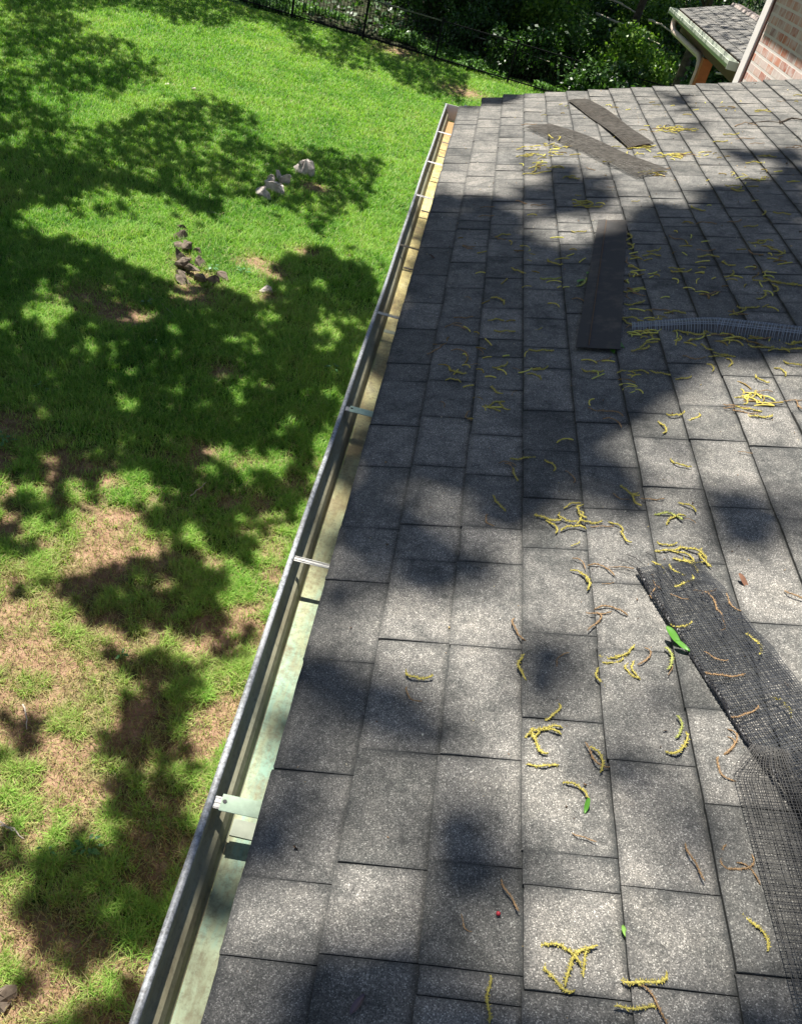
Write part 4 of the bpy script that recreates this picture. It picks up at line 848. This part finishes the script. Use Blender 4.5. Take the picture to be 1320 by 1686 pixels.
# ------------------------------------------------------------------ catkins
CK = """892 1212 -10 y;883 1228 70 y;900 1208 -25 y;892 1267 0 y;985 1255 62 y;978 1253 55 b;950 1305 30 y;1140 1425 62 b;1189 1418 90 b;1220 1432 -20 b;1230 1440 40 b;838 1480 60 b;765 1527 70 b s;805 1650 92 y;915 1620 50 y;945 1592 -60 y;965 1585 -72 y;925 1572 22 y;1062 1622 0 y;1045 1665 0 y;1080 1668 60 b;1245 1540 50 y;960 1385 20 b s;1200 1235 -70 b;1187 1275 60 b;1118 1235 -40 y;1117 1203 85 g
687 1120 15 y;677 1152 50 b;847 787 70 y;940 790 45 b;820 835 50 y;803 863 70 b;940 837 -20 y;955 848 80 y;900 860 18 y;910 873 48 y;942 875 -8 y;970 865 12 y;990 873 0 b;930 860 30 y;955 858 -60 y;1015 872 30 y;1027 890 62 y;947 901 -20 y s;1033 815 38 y;1020 825 22 b;1045 828 80 y;1073 828 3 b;1132 840 25 y;1100 855 10 g;1108 860 -30 y;1135 862 20 b s;1096 902 6 y;1100 912 -4 y;1125 920 22 y;1140 930 12 y;1156 925 62 y;1142 915 22 y;1130 936 28 y;1085 940 42 y;1110 953 35 y;1126 972 -22 y;955 952 30 y;965 963 60 y;990 942 20 b;955 932 40 b;1000 966 -5 b s;1075 980 -62 b;1078 966 62 b;985 1016 0 b;1005 1010 10 b;980 1030 -50 b;850 1043 66 b;858 1105 85 y;922 1090 -50 b;1010 1088 -5 y;1030 1080 -30 y;1005 1096 0 y;985 1122 70 y;1036 1112 55 y;1043 1110 72 y;1062 1088 -60 b;1101 1090 75 g;1102 1108 -70 b s;1120 1043 -5 y;1165 1000 45 b;1185 1035 70 b;1160 986 0 b;1200 1006 60 b;1115 996 20 b s;1175 1096 25 b;1190 1126 5 b;1240 1075 55 y;1285 1176 40 y;1225 1188 -20 b;1203 1228 -75 b;912 1180 -40 y;1315 990 20 b
952 386 0 y;827 392 -10 y;768 412 20 b;910 437 20 y;905 464 0 g;852 451 20 y;960 470 -40 g;955 500 20 b;822 499 20 y;772 495 25 b s;887 546 -20 y s;817 532 0 y;830 551 0 y;762 528 0 b;745 540 -20 b;757 543 20 b;725 572 -5 b;718 581 -30 b;760 585 20 b;792 583 40 b s;780 605 -10 b s;890 583 0 y;888 613 -5 y;880 624 15 y;825 608 -15 y;850 612 20 b s;750 617 20 y;747 631 5 y;815 648 50 y;730 670 50 b s;815 670 -20 y;828 675 50 y;810 678 20 y;770 690 90 b;845 652 -60 b s;860 761 -5 y;840 775 50 b;836 768 10 b;907 772 45 y;942 790 40 b s;947 642 20 b s;974 617 5 y;995 597 -15 b;1055 617 10 y;1030 618 0 y;1085 620 10 y;1005 685 5 b;980 680 10 b;1010 700 25 b;1112 688 -5 y;1142 694 -20 y;1090 710 60 y;1117 770 20 y;1125 628 -5 y;1225 750 10 b s;1182 592 0 y;1200 602 60 y;1170 610 45 y;1190 590 10 y;1160 577 40 y;1142 595 5 b;1240 655 -60 y;1225 665 70 y;1220 660 0 y;1210 675 10 b;1230 680 10 y;1255 650 -10 b;1250 692 5 y;1225 685 10 b;1205 677 0 b;1250 630 30 y;1285 617 30 y;1305 605 10 y;1305 665 0 b;1315 675 50 b;1030 535 40 y;1040 530 10 y;1055 540 20 b;1045 543 0 b;1075 560 60 y;1065 572 -20 y;1055 580 -10 y;1090 517 5 b;1110 520 0 y;1120 552 10 y;1140 555 10 y;1165 552 30 y;1185 557 0 b;1205 550 20 y;1240 560 20 y;1255 562 0 b;1250 577 5 y;1280 582 0 y;1305 580 0 y;1310 570 -10 y;1220 517 -20 y;1230 512 0 y;1215 522 10 b;1037 485 0 y;1045 487 30 b;1032 492 80 b;1045 505 -10 y;1077 417 -10 y;1072 425 0 y;1035 395 80 y;1037 410 60 y;1032 435 80 b;1110 397 15 b;1112 447 10 y;1120 452 0 y;1255 402 -10 y;1245 405 0 y;1275 417 20 y;1285 422 -20 y;1165 427 0 y;1162 417 0 b;1195 439 30 y;1202 457 -30 y;1170 490 -30 b;1165 490 0 b;1250 467 5 y;1267 467 20 y;1275 480 70 y;1255 492 -40 y;1290 472 10 y;1310 475 10 y;1240 422 20 b
862 247 -10 y;905 242 -15 y;915 246 15 y;915 257 20 y;905 232 40 y;920 235 -50 y;868 259 -5 y;875 257 0 y;863 261 0 y;885 275 -30 y;880 285 -40 y;875 290 0 y;910 280 0 y;920 279 10 y;943 297 10 y;935 295 -10 y;970 282 20 b;1000 270 0 y;955 339 0 y;965 337 10 y;960 343 0 y;975 345 0 y;950 325 10 y s;885 342 0 b;857 337 20 b;802 345 0 b;800 360 0 b;827 393 -10 b s;822 397 20 b;770 410 10 b;1045 335 0 y s;1005 312 0 b s;1065 245 0 y;1055 248 0 y;1082 287 0 y;1075 290 10 y;1090 282 0 b;1085 262 0 y;1110 260 0 y;1130 259 0 b;1255 261 0 y;1265 261 10 y;1240 272 0 y;1205 290 60 y;1210 317 20 y;1215 315 -20 y;1205 310 0 y;1185 237 0 y;1202 225 0 y;1252 185 0 y;1255 187 0 y;1225 232 0 b;1245 240 0 b;1305 247 0 b;1315 245 0 b;1315 160 0 y;1285 170 0 b s;1095 215 0 y;1105 214 -8 y;1120 217 0 y;1100 221 8 y;1088 216 0 b;1137 218 5 y;1080 176 0 y s;985 180 0 y s;895 192 0 y s;870 212 0 b;1257 355 -60 y;1285 356 5 y;1210 369 -10 b;1145 348 20 y;1160 372 0 b;1235 377 0 y;1250 400 0 b s;1012 245 0 y;1237 300 5 y"""
def ck_mesh(name, cv, th, mat, seed, L=.075, hook=0):
    rr = random.Random(seed); mb = MB(); n = 22; P = []; a = -cv/2; q = np.array([-L/2*(1 if abs(cv) < 1 else .7), 0.0])
    for i in range(n):
        f = i/(n-1); a2 = a+cv*f+(hook*max(0, f-.7)*8)+.25*math.sin(f*9+seed); q = q+np.array([math.cos(a2), math.sin(a2)])*L/n
        P.append((q[0], q[1], .0035+.006*math.sin(f*math.pi)*rr.uniform(.2, 1)*.5+.002*math.sin(f*11+seed)))
    P = np.array(P); P[:, :2] -= P[:, :2].mean(0)
    R = [th*(.55 if i in (0, n-1) else 1)*(1.18 if i % 2 else .72)*(.8+.3*rr.random())*min(1, .45+i/5) for i in range(n)]
    mb.tube(P, R, 6)
    # tiny florets standing off the stalk
    for i in range(1, n-1):
        for k in range(3):
            an = rr.random()*3.1416; c = P[i]+np.array([0, math.cos(an), math.sin(an)])*th*.9; e = c+np.array([rr.uniform(-.6, .6), math.cos(an), math.sin(an)*.8])*th*1.7; b = len(mb.v)
            mb.v += [tuple(c-[th*.45, 0, 0]), tuple(c+[th*.45, 0, 0]), tuple(e)]; mb.f.append((b, b+1, b+2))
    return mb
PROTO = {}
def protos():
    shapes = [(.3, 0), (1.2, 0), (-1.4, 0), (2.2, 0), (.8, .35), (-.9, -.3)]
    for c, mat, th in (('y', M['cy'], .0022), ('g', M['cg'], .0023), ('b', M['cb'], .0015)):
        for i, (cv, hk) in enumerate(shapes):
            mb = ck_mesh('catkin', cv, th, mat, i*7+ord(c), .075, hk); me = bpy.data.meshes.new('catkin'); me.from_pydata([tuple(v) for v in mb.v], [], mb.f); me.update()
            me.materials.append(mat); me.polygons.foreach_set('use_smooth', np.ones(len(me.polygons), dtype=bool)); PROTO[(c, i)] = me
protos()
SHP = ['nearly straight', 'curved', 'curved', 'strongly curled', 'hooked', 'hooked']; COL = {'y': 'yellow', 'g': 'greenish', 'b': 'brown'}
ORD = ['', 'first', 'second', 'third', 'fourth', 'fifth', 'sixth', 'seventh', 'eighth', 'ninth', 'tenth', 'eleventh', 'twelfth', 'thirteenth', 'fourteenth', 'fifteenth', 'sixteenth', 'seventeenth', 'eighteenth', 'nineteenth', 'twentieth']
def ordn(n):
    if n <= 20: return ORD[n]
    t = {2: 'twenty', 3: 'thirty', 4: 'forty'}[n//10]; return (t+'-'+ORD[n % 10]) if n % 10 else {'twenty': 'twentieth', 'thirty': 'thirtieth', 'forty': 'fortieth'}[t]
items = []; seen = set()
for e in CK.replace('\n', ';').split(';'):
    q = e.split(); x, y, a = float(q[0]), float(q[1]), math.radians(float(q[2])); key = (round(x/3), round(y/3))
    if key in seen: continue
    seen.add(key); u, Y = onroof(x, y); u2, Y2 = onroof(x+10*math.cos(a), y+10*math.sin(a)); items.append([u, Y, math.atan2(Y2-Y, u2-u), q[3], .55 if len(q) > 4 else 1.0, int(u//EX)+1])
cr_ = random.Random(17)
rows = {}
for it in items: rows.setdefault((it[5], it[3]), []).append(it)
nm = Matrix([[CS, 0, -SN, 0], [0, 1, 0, 0], [SN, 0, CS, 0], [0, 0, 0, 1]])
for (row, c), lst in rows.items():
    lst.sort(key=lambda q: q[1])
    for k, (u, Y, an, c, s, row) in enumerate(lst, 1):
        i = cr_.randrange(6); o = bpy.data.objects.new('catkin', PROTO[(c, i)]); C.objects.link(o)
        on_strip = (1.0 < Y < 1.42 and u > .70 and u < .9) or (5.0 < Y < 5.42 and .45 < u < .75)
        h = .019 if on_strip else .0075
        s *= cr_.uniform(.7, 1.05)*float(np.interp(Y, [1.8, 3, 5], [1.0, 1.25, 1.45]))
        o.matrix_world = Matrix.Translation(RP(u, Y, h)) @ nm @ Matrix.Rotation(an, 4, 'Z') @ Matrix.Diagonal((s, s*(1.0 if Y < 2 else 1.15), min(s, 1.1), 1))
        tag(o, '%s %s catkin, %s %s one up the %s shingle row from the gutter' % (SHP[i], COL[c], ordn(k), COL[c], ordn(row)), 'catkin', 'catkins fallen on the roof')

# beyond the three hundred largest: small far litter, one object
def litter():
    mb = MB(); rr = random.Random(44)
    pts = []
    for (x, y, n, sx, sy) in [(1100,216,34,40,6),(1120,258,30,70,5),(905,250,26,30,14),(880,275,14,25,12),(960,338,10,20,4),(1240,300,16,60,30),(1200,180,14,80,14),(1040,240,14,25,10),(1060,288,12,20,5),(1200,560,40,110,12),(1060,545,26,30,18),(1035,450,22,8,50),(1250,460,24,50,60),(1120,420,16,60,50),(870,420,24,110,70),(820,600,26,90,90),(1230,665,16,40,18),(960,180,12,60,10),(1150,480,14,60,60),(1000,640,12,80,40)]:
        for _ in range(n): pts.append((rr.gauss(x, sx*.55), rr.gauss(y, sy*.55)))
    for (x, y) in pts:
        if not (860 < x < 1330 or (y > 330 and x > 690)) or y < 165: continue
        u, Y = onroof(x, y)
        if u < .03 or Y > 6.25: continue
        L = rr.uniform(.02, .06); a = rr.uniform(-.6, .6)+rr.choice([0, 0, 1.5]); cv = rr.uniform(-2, 2); P = []
        for i in range(7):
            f = i/6; P.append(RP(u, Y, .0085+.003*math.sin(f*3))); u += math.cos(a+cv*f)*L/6; Y += math.sin(a+cv*f)*L/6
        mb.tube(P, [.0022*(1.2 if i % 2 else .8) for i in range(7)], 4)
    s = NT('catkin_litter', .9, .1); s.color(s.ramp(s.island(), [(0, (.14, .09, .04)), (.3, (.30, .24, .06)), (.7, (.52, .45, .10)), (1, (.42, .42, .10))]))
    tag(mesh_np('catkin_litter', mb.v, mb.f, s.m), 'smaller broken catkins littering the shingles between the mesh strips', 'catkin litter', kind='stuff')
litter()
# ------------------------------------------------------------------ leaves, seeds and twigs on the roof
def flat_leaf(x, y, L, W, ang, mat, label, h=.012, curl=.006):
    u, Y = onroof(x, y); a = math.radians(ang); u2, Y2 = onroof(x+10*math.cos(a), y+10*math.sin(a)); th = math.atan2(Y2-Y, u2-u); V = []; Fc = []; n = 10
    for i in range(n+1):
        f = i/n; w = W*math.sin(math.pi*min(1, f*.92+.04))**.75*.5*(1-.25*f); lx = (f-.5)*L
        for s in (-1, 0, 1): V.append((lx, s*w, curl*math.cos(f*3)+(.0 if s == 0 else .0035)))
    for i in range(n):
        for j in (0, 1): b = i*3+j; Fc.append((b, b+1, b+4, b+3))
    base = np.array(RP(u, Y, h)); c_, s_ = math.cos(th), math.sin(th); W_ = []
    for (p, q, r_) in V: pu = p*c_-q*s_; py = p*s_+q*c_; W_.append((base[0]+pu*CS-r_*SN, base[1]+py, base[2]+pu*SN+r_*CS))
    o = mesh_np('leaf', W_, Fc, mat, origin=base, smooth=True); tag(o, label, 'leaf', 'leaves on the roof'); return o
flat_leaf(1106, 1062, .042, .018, 40, M['green_leaf'], 'bright green leaf against the braided edge of the black mesh strip', .022, .008)
flat_leaf(1120, 1078, .030, .014, 25, M['green_leaf'], 'small green leaflet beside the bright green leaf', .022, .004)
flat_leaf(1006, 580, .055, .022, 60, M['green_leaf'], 'green leaf at the lower end of the flat dark strip', .014)
flat_leaf(1018, 573, .05, .018, 30, M['weed'], 'dull leaf at the corner of the flat dark strip', .014)
flat_leaf(955, 468, .06, .022, -45, M['green_leaf'], 'leaf sprig tip left of the flat dark strip', .012)
flat_leaf(968, 455, .05, .018, -60, M['green_leaf'], 'upper leaflet of the sprig left of the flat dark strip', .012)
flat_leaf(965, 1334, .022, .009, 110, M['green_leaf'], 'tiny green leaf at the end of a yellow catkin', .01)
flat_leaf(1026, 1540, .016, .007, 70, mat_leaf('pale_green_bud', [(.22, .4, .08), (.25, .45, .1)]), 'tiny pale green bud scale on the near shingles', .009, .002)
flat_leaf(1222, 966, .032, .014, 35, mat_leaf('dry_brown_leaf', [(.16, .08, .05), (.20, .10, .06)], .7, .1), 'curled dry brown leaf right of the braided strip', .012, .01)
flat_leaf(590, 1659, .032, .012, -58, mat_leaf('dark_seed_husk', [(.06, .04, .05), (.08, .05, .06)], .35, .0, .5), 'dark oval seed husk on the near shingles', .0085, .002)
flat_leaf(712, 408*0+428, .03, .012, 10, mat_leaf('dark_dry_leaf', [(.05, .03, .02), (.08, .045, .03)], .7, .0), 'dark dry leaf scrap at the gutter edge in the shade', .01, .008)
def dot(x, y, rr, mat, label, cat):
    u, Y = onroof(x, y); mb = MB(); P = [RP(u, Y, .006+rr*(1+math.sin(t))) for t in np.linspace(-1.5, 1.5, 7)]; mb.tube(P, [rr*max(.15, math.cos(t)) for t in np.linspace(-1.5, 1.5, 7)], 8); tag(mb.obj(cat.replace(' ', '_'), mat, origin=RP(u, Y, .006), smooth=True), label, cat)
dot(820, 1510, .0035, mat_simple('red_berry_skin', (.35, .02, .03), .35, .5), 'tiny red berry on the near shaded shingles', 'berry')
RT = [([(1232,207),(1262,203),(1285,206)], .0035, 'forked dark twig lying near the upper right of the roof'),([(1285,206),(1300,198),(1330,203)], .006, 'thick dark stick cut by the right edge of the roof view'),([(1208,212),(1225,205),(1245,210)], .0025, 'thin dark twig left of the forked twig'),([(1042,944),(1020,940),(1000,941)], .0012, 'thin brown stalk at the tip of the braided mesh strip')]
for pts, rd, lb in RT: twig([RP(*onroof(*q), .012) for q in pts], rd, M['bark'] if rd > .003 else M['cb'], lb, 'twig', 'twigs on the roof')
# crumbs of bark and catkin dust, uncountable
def crumbs():
    n = 1500; u = rng.random(n)*2.4; Y = .4+6*rng.random(n); V = []; Fc = []
    for i in range(n):
        p = np.array(RP(u[i], Y[i], .0085)); s = random.uniform(.0008, .0022)*(1 if Y[i] < 3 else 1.5); b = len(V); V += [p+rng.normal(size=3)*s for _ in range(4)]; Fc += [(b, b+1, b+2), (b, b+2, b+3), (b, b+3, b+1), (b+1, b+3, b+2)]
    s = NT('bark_crumbs', .9, .2); s.color(s.ramp(s.island(), [(0, (.05, .035, .025)), (.5, (.22, .13, .07)), (.8, (.4, .32, .15)), (1, (.6, .58, .5))]))
    tag(mesh_np('crumbs', V, np.array(Fc), s.m), 'tiny crumbs of bark and catkin scattered over the shingles', 'debris', kind='stuff')
crumbs()
for o in scene.objects:
    if '_base' in o: del o['_base']
print('objects', len(scene.objects), 'canopy leaves', len(CP))
